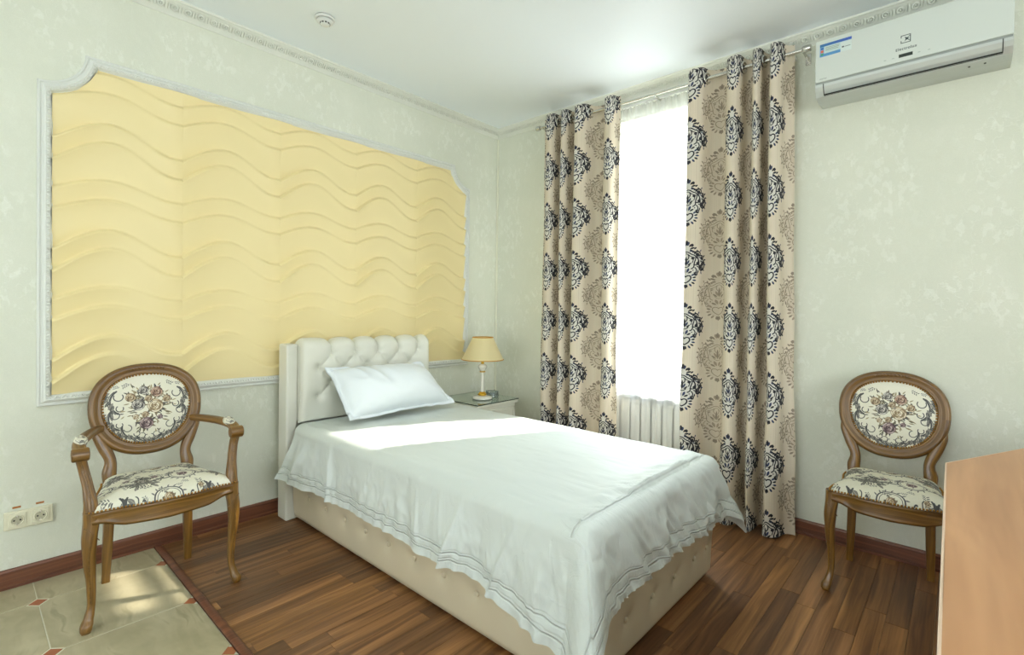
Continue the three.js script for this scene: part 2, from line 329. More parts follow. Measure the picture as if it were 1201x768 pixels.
{
  const r = thing('radiator', 'white sectional radiator under the window, seen through the sheer', 'radiator', [1.45, 0, -0.085]);
  const prof = new THREE.Shape(); prof.moveTo(-0.032, 0); prof.lineTo(0.032, 0); prof.lineTo(0.032, 0.006); prof.lineTo(-0.032, 0.006);
  const g = merge([rbox(-0.034, 0.034, 0.1, 0.56, 0.028, 0.036, 0.004), rbox(-0.034, 0.034, 0.1, 0.56, -0.04, -0.034, 0.003), rbox(-0.004, 0.004, 0.12, 0.54, -0.036, 0.03, 0.002), rbox(-0.036, 0.036, 0.56, 0.585, -0.03, 0.03, 0.01), rbox(-0.036, 0.036, 0.085, 0.105, -0.03, 0.03, 0.008)]);
  for (let k = -5; k <= 5; k++) { const m = mesh('section', g, whitePlastic, r); m.position.x = k * 0.078; }
  for (const s of [-1, 1]) mesh('pipe', tube([V(s * 0.42, 0.11, 0), V(s * 0.446, 0.108, 0), V(s * 0.452, 0.09, 0), V(s * 0.452, 0, 0)], 0.012, 20, 10), whitePlastic, r);
  const grey = mat({ color: srgb(120, 126, 120), roughness: 0.6 });
  for (const x of [1.23, 1.42, 1.6]) tag(mesh('sill_bracket', rbox(x - 0.028, x + 0.028, 0.59, 0.63, -0.15, -0.03, 0.004), grey), `grey bracket under the window sill, ${['nearest the left curtain', 'middle of three', 'nearest the right curtain'][[1.23, 1.42, 1.6].indexOf(x)]}`, 'bracket', 'sill brackets');
}

// ---------------------------------------------------------------- yellow relief panel in its white frame
{
  const ZL = 2.852, ZR = 0.338, YB = 0.753, YT = 2.312, RN = 0.158;
  const fr = thing('wall_panel_frame', 'white carved frame with notched top corners around the yellow panel', 'frame');
  // path: counter-clockwise seen from the room with a = -z to the right
  const path = [], arc = (cz, cy, a0, a1) => { for (let k = 0; k <= 14; k++) { const t = mixn(a0, a1, k / 14); path.push([-(cz) + Math.cos(t) * RN, cy + Math.sin(t) * RN]); } };
  path.push([-ZL, YB], [-ZR, YB]);
  arc(ZR, YT, 1.5 * Math.PI, Math.PI);           // right notch: bottom of the circle to its left
  arc(ZL, YT, 2 * Math.PI, 1.5 * Math.PI);       // left notch
  const prof = [[0, 0], [0, 0.016], [0.003, 0.021], [0.008, 0.021], [0.011, 0.017], [0.016, 0.018], [0.021, 0.026], [0.027, 0.029], [0.043, 0.021], [0.047, 0.014], [0.05, 0.012], [0.05, 0]];
  const to = (a, y, out) => V(out, y, -a);
  mesh('moulding', flatLoft(mitre(path, prof, to), true), plaster, fr);
  // small carved leaves along the inner slope
  const gs = [], leaf = new THREE.SphereGeometry(1, 6, 4);
  const inner = mitre(path, [[0.035, 0.0255]], to).map((r) => r[0]); inner.push(inner[0]);
  let carry = 0.01, flip = 0;
  for (let i = 0; i + 1 < inner.length; i++) {
    const a = inner[i], b = inner[i + 1], L = a.distanceTo(b), d = b.clone().sub(a).normalize(); let s = carry;
    for (; s < L; s += 0.0135) {
      const p = a.clone().addScaledVector(d, s), ang = Math.atan2(d.y, -d.z) + (flip++ % 2 ? 0.6 : -0.6);
      gs.push(leaf.clone().scale(0.0038, 0.0095, 0.0038).rotateX(-ang).translate(p.x, p.y, p.z));
    }
    carry = s - L;
  }
  mesh('carved_leaves', merge(gs), plaster, fr).userData.kind = 'stuff';

  // gypsum panels with flowing ridges
  const pn = thing('wave_wall_panel', 'pale yellow relief wall panel of flowing wavy ridges', 'wall panel');
  const yellow = mat({ color: srgb(240, 222, 166), roughness: 0.45 });
  const z0 = ZR + 0.047, z1 = ZL - 0.047, y0 = YB + 0.047, y1 = YT - 0.047, P = 0.486, zTop = 2.802, yRow = 1.928;
  const crest = (a) => (a < 0.42 ? Math.sin(Math.PI / 2 * a / 0.42) : a < 0.95 ? (1 + Math.cos(Math.PI * (a - 0.42) / 0.53)) / 2 : 0);
  const LINES = [[0, 1.0, 0.17, 0.1], [0.2, 0.85, 0.12, 0.115], [0.45, 0.75, 0.2, 0.06], [0.64, 0.75, 0.2, 0.065]]; // offset down, strength, where it is soft, rise
  function relief(z, y) {
    const c = (zTop - z) / P, a = c - Math.floor(c);
    let h = 0;
    for (const [off, str, ph, rise] of LINES) {
      const yl = yRow - off * P + rise * crest(a), k = (yl - y) / P, t = k - Math.floor(k);       // t: way down from the ridge line, 0..1
      const w = str * (0.12 + 0.88 * Math.max(0.5 + 0.5 * Math.cos(2 * Math.PI * (a - ph)), 0.85 * Math.exp(-(((a - 0.93) / 0.13) ** 2)), 0.85 * Math.exp(-(((a + 0.07) / 0.13) ** 2)))) * smooth(-0.02, 0.02, Math.min(a, 1 - a) + 0.012);
      // a lip that stands out just below the line and sinks slowly away from it, a short hollow above it
      h += w * 0.03 * Math.exp(-t / 0.1) * smooth(0, 0.022, t) - w * 0.01 * Math.exp(-(1 - t) / 0.07);
    }
    return 0.0125 + h;
  }
  const clip = (z, y) => {
    for (const cz of [ZR, ZL]) { const dz = z - cz, dy = y - YT, r = Math.hypot(dz, dy), lim = RN + 0.047; if (r < lim && r > 1e-6) { const s = lim / r; z = cz + dz * s; y = YT + dy * s; } }
    return [z, y];
  };
  for (let i = 0; i < 6; i++) for (let j = -1; j < 4; j++) {
    const za = Math.min(z1, zTop + 0.02 * (i === 0) - i * P), zb = Math.max(z0, zTop - (i + 1) * P), ya = Math.min(y1, yRow + 0.105 + P - (j + 1) * P + P), yb = Math.max(y0, yRow + 0.105 + P - (j + 1) * P);
    if (za - zb < 0.02 || ya - yb < 0.02) continue;
    const nz = Math.max(4, Math.round((za - zb) / 0.0085)), ny = Math.max(4, Math.round((ya - yb) / 0.0062)), g = 0.0003;
    mesh('relief_tile', surface(nz, ny, (u, v) => { const q = clip(mixn(za - g, zb + g, u), mixn(yb + g * 0.4, ya - g * 0.4, v)); return [relief(q[0], q[1]), q[1], q[0]]; }), yellow, pn);
  }
  mesh('backing', (() => { const s = new THREE.Shape(); const pts = mitre(path, [[0.03, 0]], (a, y) => V(a, y, 0)).map((r) => r[0]); s.setFromPoints(pts.map((p) => new THREE.Vector2(p.x, p.y))); return new THREE.ExtrudeGeometry(s, { depth: 0.005, bevelEnabled: false }).rotateY(Math.PI / 2).translate(0.001, 0, 0); })(), yellow, pn);
}

// ---------------------------------------------------------------- sockets, smoke detector, air conditioner
{
  const o = thing('double_socket', 'cream double power socket low on the wall beside the armchair', 'socket', [0, 0.283, 2.874], Math.PI / 2);
  const cream = mat({ color: srgb(226, 222, 196), roughness: 0.4 }), black = mat({ color: srgb(25, 22, 20), roughness: 0.6 }), sticker = mat({ color: srgb(176, 112, 52), roughness: 0.7 });
  mesh('plate', rbox(-0.076, 0.076, -0.038, 0.038, 0, 0.012, 0.004), cream, o);
  for (const x of [-0.036, 0.036]) {
    const s = mesh('socket_insert', merge([rbox(x - 0.028, x + 0.028, -0.028, 0.028, 0.011, 0.015, 0.002), new THREE.TorusGeometry(0.02, 0.0022, 8, 28).translate(x, 0, 0.0155)]), cream, o);
    mesh('recess', cyl(0.0185, 0.002, 28).rotateX(Math.PI / 2).translate(x, 0, 0.0146), mat({ color: srgb(190, 186, 160), roughness: 0.5 }), s);
    for (const d of [-0.0095, 0.0095]) mesh('pin_hole', cyl(0.0032, 0.002, 12).rotateX(Math.PI / 2).translate(x + d, 0, 0.0155), black, s);
    for (const d of [-0.0165, 0.0165]) mesh('earth_clip', rbox(x - 0.003, x + 0.003, d - 0.004, d + 0.004, 0.014, 0.0175, 0.0006), chrome, s);
    mesh('sticker', box(x - 0.014, x + 0.012, 0.047, 0.055, 0, 0.001), sticker, o).userData.label = 'small brown sticker above the socket';
  }
}
{
  const o = thing('smoke_detector', 'small white round smoke detector on the ceiling', 'smoke detector', [0.468, H, 1.8]);
  mesh('base', lathe([[0, 0], [0.05, 0], [0.05, -0.008], [0.045, -0.012], [0, -0.012]]), whitePlastic, o);
  mesh('dome', lathe([[0, -0.04], [0.018, -0.039], [0.024, -0.034], [0.024, -0.026], [0.04, -0.023], [0.042, -0.012], [0, -0.012]]), whitePlastic, o);
  const dk = mat({ color: srgb(70, 70, 66), roughness: 0.6 });
  for (let k = 0; k < 10; k++) { const a = k / 10 * 2 * Math.PI; mesh('vent_slot', new THREE.BoxGeometry(0.009, 0.007, 0.002).translate(0, -0.0305, 0.0243).rotateY(a), dk, o); }
}
{
  const o = thing('air_conditioner', 'white wall-mounted air conditioner with a grey lower flap', 'air conditioner', [2.74, 2.28, 0]);
  const W = 0.353, silver = mat({ color: srgb(196, 201, 196), roughness: 0.3, metalness: 0.25 }), body = mat({ color: srgb(214, 220, 212), roughness: 0.35 }), dark = mat({ color: srgb(34, 36, 30), roughness: 0.6 });
  const side = (pts, x0, x1) => flatLoft([x0, x1].map((x) => pts.map(([z, y]) => V(x, y, z))), false);
  mesh('body', side([[0.001, 0.005], [0.1, 0], [0.13, 0.002], [0.175, 0.03], [0.19, 0.055], [0.192, 0.27], [0.18, 0.28], [0.001, 0.28]], -W, W), silver, o);
  const face = canvasTexture(2048, 600, (c, w, h) => {
    c.fillStyle = 'rgb(214,220,212)'; c.fillRect(0, 0, w, h);
    const X = (m) => (m + W) / (2 * W) * w, Y = (y) => h - (y - 0.073) / 0.205 * h;
    c.fillStyle = c.strokeStyle = 'rgb(74,84,84)';
    c.font = 'bold 46px sans-serif'; c.textAlign = 'center'; c.fillText('Electrolux', X(0.006), Y(0.124));
    const s = 96, x = X(0.004) - s / 2, y = Y(0.172) - s / 2; c.lineWidth = 9;
    c.strokeRect(x, y, s, s); c.beginPath(); c.arc(x + s * 0.05, y + s / 2, s * 0.42, -1.2, 1.2); c.lineTo(x + s * 0.9, y + s / 2); c.closePath(); c.fill();
    c.fillStyle = 'rgb(214,220,212)'; c.beginPath(); c.arc(x + s * 0.06, y + s / 2, s * 0.2, 0, 7); c.fill();
    c.fillStyle = 'rgb(74,84,84)'; c.beginPath(); c.arc(x + s * 1.0, y + s * 0.5, s * 0.3, Math.PI / 2, 1.5 * Math.PI); c.lineTo(x + s, y + s); c.closePath(); c.lineWidth = 7; c.stroke();
    c.fillStyle = 'rgb(52,62,56)'; c.fillRect(X(-0.02), Y(0.107), X(0.03) - X(-0.02), 44);
    c.fillStyle = 'rgb(176,186,178)'; for (const m of [-0.075, -0.045, 0.048, 0.082]) { c.fillRect(X(m), Y(0.098), 26, 10); }
    c.fillStyle = 'rgb(120,128,124)'; c.font = 'italic 26px sans-serif'; c.fillText('inverter', X(-0.318), Y(0.084));
  });
  const fp = mesh('front_panel', (() => { const g = rbox(-W, W, 0.073, 0.278, 0.19, 0.2, 0.004, 2), p = g.attributes.position, uv = g.attributes.uv; for (let i = 0; i < p.count; i++) uv.setXY(i, (p.getX(i) + W) / (2 * W), (p.getY(i) - 0.073) / 0.205); return g; })(), mat({ map: face, roughness: 0.22 }), o);
  const lab = canvasTexture(512, 288, (c, w, h) => {
    c.fillStyle = 'rgb(196,216,214)'; c.fillRect(0, 0, w, h);
    const gr = c.createLinearGradient(0, 0, w, 0); gr.addColorStop(0, 'rgb(58,120,170)'); gr.addColorStop(1, 'rgb(70,100,190)'); c.fillStyle = gr; c.fillRect(0, 0, w, 62);
    c.fillStyle = 'rgb(110,165,210)'; c.fillRect(0, 62, 70, h); c.fillStyle = 'rgb(90,150,200)'; c.fillRect(0, h - 66, w * 0.66, 66); c.fillStyle = 'rgb(214,226,220)'; c.fillRect(w * 0.66, 84, w, h);
    c.fillStyle = 'rgb(50,90,170)'; c.fillRect(18, 84, 40, 34); c.fillStyle = 'rgb(226,120,90)'; c.fillRect(14, 136, 46, 60); c.fillStyle = 'rgb(70,160,80)'; c.fillRect(18, 214, 40, 40);
    c.fillStyle = 'rgb(150,160,130)'; for (const y of [92, 124, 156]) c.fillRect(90, y, 260 - y * 0.3, 12);
    c.fillStyle = 'rgb(70,80,84)'; c.fillRect(360, 170, 34, 30); c.fillRect(404, 182, 90, 10);
  });
  mesh('sticker', (() => { const g = new THREE.PlaneGeometry(0.132, 0.062); return g.translate(-0.268, 0.226, 0.2008); })(), mat({ map: lab, roughness: 0.4 }), fp).userData.label = 'blue and white energy sticker';
  mesh('gap', rbox(-W + 0.002, W - 0.002, 0.06, 0.074, 0.16, 0.194, 0.002, 1), mat({ color: srgb(150, 156, 150), roughness: 0.4 }), o);
  // lower flap with its dark slot
  mesh('flap', flatLoft([-0.315, 0.32].map((x) => [[0.197, 0.062], [0.196, 0.05], [0.186, 0.03], [0.174, 0.016], [0.17, 0.02], [0.18, 0.036], [0.188, 0.062]].map(([z, y]) => V(x, y, z))), false), silver, o);
  mesh('air_slot', flatLoft([-0.317, 0.322].map((x) => [[0.181, 0.016], [0.1765, 0.0085], [0.168, 0.006], [0.17, 0.02]].map(([z, y]) => V(x, y, z))), false), dark, o);
  for (const x of [-0.317, 0.322]) mesh('flap_joint', flatLoft([x - 0.0015, x + 0.0015].map((q) => [[0.1975, 0.062], [0.1965, 0.05], [0.1865, 0.03], [0.17, 0.01], [0.165, 0.06]].map(([z, y]) => V(q, y, z))), false), dark, o);
  for (const s of [-1, 1]) mesh('lower_cheek', flatLoft((s < 0 ? [-W, -0.3185] : [0.3235, W]).map((x) => [[0.1965, 0.0625], [0.1955, 0.05], [0.186, 0.03], [0.165, 0.008], [0.13, 0.001], [0.13, 0.06]].map(([z, y]) => V(x, y, z))), false), silver, o);
  mesh('lower_lip', flatLoft([-0.3185, 0.3235].map((x) => [[0.178, 0.01], [0.165, 0.002], [0.13, -0.001], [0.13, 0.01]].map(([z, y]) => V(x, y, z))), false), silver, o);
  for (const x of [0.22, 0.27]) mesh('screw_cap', cyl(0.004, 0.003, 10).translate(x, -0.001, 0.14), dark, o);
}

// ---------------------------------------------------------------- curtains
// one damask motif, drawn as a half and its mirror image; unit height 1 from -0.5 (bottom) to 0.5 (top)
function damask(c, cx, cy, s, ink, blue, fill, line) {
  c.save(); c.translate(cx, cy); c.scale(s, -s);
  const drop = (x, y, a, l, w, col = ink) => { c.save(); c.translate(x, y); c.rotate(a); c.fillStyle = col; c.beginPath(); c.moveTo(0, 0); c.bezierCurveTo(w, l * 0.35, w * 0.9, l * 0.8, 0, l); c.bezierCurveTo(-w * 0.9, l * 0.8, -w, l * 0.35, 0, 0); c.fill(); c.restore(); };
  const stroke = (w, ...p) => { c.lineWidth = w; c.strokeStyle = ink; c.lineCap = 'round'; c.lineJoin = 'round'; c.beginPath(); c.moveTo(p[0], p[1]); for (let i = 2; i + 5 < p.length; i += 6) c.bezierCurveTo(p[i], p[i + 1], p[i + 2], p[i + 3], p[i + 4], p[i + 5]); c.stroke(); };
  const curl = (x, y, r, a0, turn, w) => { c.lineWidth = w; c.strokeStyle = ink; c.lineCap = 'round'; c.beginPath(); for (let k = 0; k <= 30; k++) { const t = k / 30, a = a0 + turn * t, q = r * (1 - 0.78 * t); const X = x + Math.cos(a) * q, Y = y + Math.sin(a) * q; k ? c.lineTo(X, Y) : c.moveTo(X, Y); } c.stroke(); c.fillStyle = ink; c.beginPath(); c.arc(x + Math.cos(a0 + turn) * r * 0.22, y + Math.sin(a0 + turn) * r * 0.22, w * 1.25, 0, 7); c.fill(); };
  if (fill) {   // pale woven ground inside the motif
    c.fillStyle = fill; c.beginPath(); c.moveTo(0, 0.4); c.bezierCurveTo(0.07, 0.34, 0.09, 0.26, 0.18, 0.21); c.bezierCurveTo(0.34, 0.13, 0.38, 0.0, 0.3, -0.08); c.bezierCurveTo(0.15, -0.1, 0.19, -0.32, 0, -0.42);
    c.bezierCurveTo(-0.19, -0.32, -0.15, -0.1, -0.3, -0.08); c.bezierCurveTo(-0.38, 0.0, -0.34, 0.13, -0.18, 0.21); c.bezierCurveTo(-0.09, 0.26, -0.07, 0.34, 0, 0.4); c.fill();
  }
  for (const m of [1, -1]) {
    c.save(); c.scale(m, 1); const L = line;
    // top crest
    drop(0.012, 0.37, -0.25, 0.085, 0.028, blue); drop(0.035, 0.35, -0.8, 0.085, 0.026); drop(0.05, 0.31, -1.25, 0.08, 0.024); drop(0.04, 0.27, -1.7, 0.07, 0.02, blue);
    drop(0.075, 0.345, -0.55, 0.06, 0.02); drop(0.115, 0.3, -0.85, 0.06, 0.02);
    // inner cartouche
    stroke(L, 0, 0.25, 0.05, 0.25, 0.06, 0.2, 0.11, 0.19, 0.17, 0.17, 0.15, 0.1, 0.13, 0.05, 0.12, 0, 0.14, -0.06, 0.08, -0.08); stroke(L * 0.7, 0, 0.215, 0.035, 0.21, 0.045, 0.165, 0.085, 0.155, 0.12, 0.14, 0.11, 0.08, 0.095, 0.04);
    drop(0.012, 0.0, -0.35, 0.1, 0.02, blue); drop(0.02, -0.02, -0.8, 0.085, 0.018); stroke(L * 0.8, 0, -0.05, 0.03, -0.05, 0.06, -0.02, 0.055, 0.02); stroke(L * 0.8, 0.03, 0.19, 0.05, 0.15, 0.03, 0.12, 0.02, 0.1);
    // lower heart and its ring of petals
    stroke(L * 1.1, 0, -0.36, 0.05, -0.33, 0.085, -0.29, 0.08, -0.25, 0.07, -0.2, 0.02, -0.21, 0, -0.24);
    drop(0.012, -0.16, -0.35, 0.1, 0.026, blue); drop(0.03, -0.17, -1.0, 0.075, 0.022);
    for (let k = 0; k < 6; k++) { const a = -0.9 - k * 0.42; drop(0.1 * Math.sin(-a) * 1.05, -0.285 + 0.1 * Math.cos(a), a, 0.07, 0.022, k % 2 ? ink : blue); }
    // shoulder scrolls
    curl(0.2, 0.2, 0.065, 2.6, -5.6, L * 1.35); curl(0.29, 0.13, 0.055, 2.2, -5.4, L * 1.3); stroke(L * 1.3, 0.135, 0.25, 0.16, 0.2, 0.17, 0.16, 0.19, 0.12, 0.24, 0.05, 0.2, 0, 0.235, -0.04);
    stroke(L * 1.6, 0.34, 0.09, 0.4, 0.03, 0.38, -0.06, 0.31, -0.1, 0.27, -0.12, 0.23, -0.1, 0.225, -0.05); curl(0.265, -0.04, 0.055, -1.2, 5.4, L * 1.35); curl(0.31, 0.02, 0.045, 1.5, -5, L * 1.2);
    for (const [x, y, a, l] of [[0.33, 0.15, -0.9, 0.07], [0.355, 0.1, -1.5, 0.06], [0.36, 0.02, -1.9, 0.06], [0.33, -0.07, -2.4, 0.07], [0.27, -0.12, -2.9, 0.07], [0.21, -0.1, 2.9, 0.07], [0.16, 0.235, -0.3, 0.06], [0.24, 0.25, -0.5, 0.055]]) drop(x, y, a, l, 0.02, hash(x * 100, y * 100 + 90) > 0.6 ? blue : ink);
    stroke(L * 1.2, 0.06, 0.29, 0.09, 0.26, 0.12, 0.26, 0.13, 0.23); stroke(L, 0.16, 0.14, 0.21, 0.12, 0.22, 0.08, 0.19, 0.05); curl(0.19, 0.02, 0.035, 1.2, -5, L); curl(0.1, 0.12, 0.03, 0.4, 5, L * 0.8); stroke(L, 0.12, 0.0, 0.16, -0.02, 0.2, 0.0, 0.22, 0.03); drop(0.25, 0.09, -2.2, 0.06, 0.018); drop(0.2, 0.15, -1.9, 0.05, 0.016, blue); drop(0.3, 0.07, -2.6, 0.05, 0.016); drop(0.17, -0.03, -2.0, 0.05, 0.016);
    stroke(L, 0.14, -0.06, 0.19, -0.1, 0.17, -0.16, 0.13, -0.16); curl(0.155, -0.19, 0.04, 1.6, -5, L);
    for (const [x, y] of [[0.1, 0.24], [0.125, 0.215], [0.2, 0.08], [0.26, 0.06], [0.11, -0.11]]) { c.fillStyle = ink; c.beginPath(); c.arc(x, y, 0.011, 0, 7); c.fill(); }
    c.restore();
  }
  drop(0, 0.38, 0, 0.1, 0.03, ink); drop(0, -0.03, 0, 0.19, 0.02, ink); drop(0, -0.385, Math.PI, 0.085, 0.024, ink);
  c.restore();
}
const REP_U = 0.4, REP_V = 0.366;
const curtainTexture = canvasTexture(1024, 937, (c, w, h) => {
  c.fillStyle = 'rgb(214,202,180)'; c.fillRect(0, 0, w, h);
  const r = mulberry(5); for (let k = 0; k < 900; k++) { c.fillStyle = `rgba(${r() < 0.5 ? '232,218,194' : '184,167,142'},${0.05 + r() * 0.12})`; const x = r() * w; c.fillRect(x, 0, 1 + r() * 2.5, h); }
  for (let y = 0; y < h; y += 3) { c.fillStyle = `rgba(120,100,80,${0.03 + 0.04 * r()})`; c.fillRect(0, y, w, 1); }
  const px = h / REP_V, s = 0.3 * px;
  damask(c, w / 2, h / 2, s, 'rgb(24,24,34)', 'rgb(38,50,84)', 'rgba(206,204,196,0.85)', 0.02);
  for (const x of [0, w]) for (const y of [0, h]) { c.save(); c.translate(x, y); c.scale(1.12, 1.03); damask(c, 0, 0, s, 'rgba(128,114,98,0.85)', 'rgba(146,130,112,0.85)', 'rgba(186,172,150,0.5)', 0.01); c.restore(); };
});
const weave = dataTexture(128, 128, (u, v) => 0.5 + 0.25 * Math.sin(u * 2 * Math.PI * 32) * Math.sin(v * 2 * Math.PI * 32) + 0.25 * (vnoise(u * 64, v * 64, 64, 64, 3) - 0.5), false);
const curtainMat = phys({ map: curtainTexture, bumpMap: rep(weave, 12, 12), bumpScale: 0.0003, roughness: 0.72, sheen: 0.3, sheenRoughness: 0.5, sheenColor: srgb(220, 205, 180) });

const ROD_Y = 2.58, ROD_Z = 0.112, TOP = 2.63;
function curtain(label, keys, crest0, bottom, lean) {
  const o = thing('damask_curtain', label, 'curtain', [0, 0, 0], 0, 'damask curtains at the window');
  // keys: [x, z, fold number]; fold numbers count crests (whole) and valleys (half), and place the pattern's columns
  const at = (f) => { const k = Math.min(Math.floor(f), keys.length - 2), w = f - k, e = 0.5 - 0.5 * Math.cos(Math.PI * w), a = keys[k], b = keys[k + 1]; return [mixn(a[0], b[0], w + 0.12 * Math.sin(2 * Math.PI * w)), mixn(a[1], b[1], e), mixn(a[2], b[2], w)]; };
  const nu = (keys.length - 1) * 14, nv = 60;
  mesh('cloth', surface(nu, nv, (u, v) => {
    const [x, z, fold] = at(u * (keys.length - 1)), y = mixn(bottom, TOP, v), low = 1 - v;
    const sway = 0.012 * Math.sin(fold * 3.1 + y * 2.2) * low + 0.006 * Math.sin(y * 9 + fold * 5) * low;
    const zz = ROD_Z + (z - ROD_Z) * (0.86 + 0.2 * low) + 0.008 * Math.sin(y * 3.3 + fold * 7) * low;
    return [x + sway * 0.6 + lean(x) * low, y + (v > 0.99 ? 0.004 * Math.sin(fold * 6.28) : 0), Math.max(zz, 0.056), (fold - crest0 + 0.5) , (y - 0.197) / REP_V];
  }), curtainMat, o);
  // eyelet rings where the cloth crosses the rod
  for (let k = 0; k + 1 < keys.length; k++) {
    const [x, z] = at(k + 0.5), [xa, za] = at(k + 0.35), [xb, zb] = at(k + 0.65); if (Math.abs(za - zb) < 0.02) continue;
    const g = new THREE.TorusGeometry(0.028, 0.0075, 10, 28); const m = mesh('eyelet', g, chrome, o);
    m.position.set(x, ROD_Y, ROD_Z); m.rotation.y = Math.atan2(-(zb - za), xb - xa) ;
  }
  return o;
}
curtain('damask curtain left of the window, beside the nightstand', [[0.6, 0.12, 0.72], [0.69, 0.2, 1], [0.76, 0.06, 1.5], [0.808, 0.2, 2], [0.872, 0.06, 2.5], [0.925, 0.2, 3], [1.075, 0.062, 3.5], [1.185, 0.19, 4], [1.238, 0.115, 4.3]], 0, 0.012, () => 0);
curtain('damask curtain right of the window, nearest the side chair', [[1.712, 0.15, 0.93], [1.738, 0.19, 1], [1.885, 0.062, 1.5], [1.985, 0.2, 2], [2.05, 0.06, 2.5], [2.1, 0.2, 3], [2.147, 0.06, 3.5], [2.183, 0.204, 4], [2.268, 0.085, 4.45]], 0, 0.012, (x) => -0.02 * smooth(2.05, 1.75, x) + 0.035 * smooth(2.15, 2.3, x) + 0.012);
{
  const o = thing('curtain_rod', 'slim metal curtain rod carrying the damask curtains', 'curtain rod', [0, ROD_Y, ROD_Z]);
  mesh('rod', cyl(0.0095, 1.79, 16).rotateZ(Math.PI / 2).translate(1.43, 0, 0), chrome, o);
  for (const [x, s] of [[0.53, -1], [2.33, 1]]) mesh('finial', lathe([[0, -0.02], [0.015, -0.02], [0.018, -0.014], [0.018, 0.014], [0.015, 0.02], [0, 0.02]], 20).rotateZ(Math.PI / 2).translate(x, 0, 0), chrome, o);
  for (const x of [0.575, 1.48, 2.315]) mesh('bracket', merge([rbox(x - 0.006, x + 0.006, -0.016, -0.008, -ROD_Z, 0.008, 0.002, 1), rbox(x - 0.013, x + 0.013, -0.04, 0.02, -ROD_Z, -ROD_Z + 0.005, 0.002, 1)]), chrome, o);
}
// sheer with its own thin track
const sheerMat = phys({ color: srgb(250, 251, 250), transmission: 0.88, thickness: 0, roughness: 0.52, ior: 1.2, specularIntensity: 0.1 });
{
  const o = thing('sheer_curtain', 'thin white sheer curtain over the bright window', 'curtain');
  const r = mulberry(8), ph = [r(), r(), r(), r()].map((q) => q * 6.28);
  const fold = (x, y) => { const g = smooth(2.35, 2.56, y); return 0.007 * Math.sin(x * 58 + ph[0] + 1.2 * Math.sin(x * 7 + ph[1])) * (1 - 0.4 * g) + 0.005 * Math.sin(x * 150 + ph[2] + 2 * Math.sin(x * 13)) * (0.4 + g) + 0.003 * Math.sin(x * 320 + ph[3]) * g; };
  mesh('sheer_cloth', surface(560, 30, (u, v) => { const x = mixn(0.72, 2.05, u), y = mixn(0.02, 2.565, v ** 0.8); return [x, y, 0.03 + fold(x, y)]; }), sheerMat, o);
  mesh('header_tape', surface(560, 6, (u, v) => { const x = mixn(0.72, 2.05, u), y = mixn(2.5, 2.575, v); return [x, y + 0.003 * Math.sin(x * 200), 0.033 + fold(x, y)]; }), sheerMat, o);
  mesh('track', rbox(0.62, 2.26, 2.577, 2.597, 0.008, 0.036, 0.003, 1), whitePlastic, o);
}

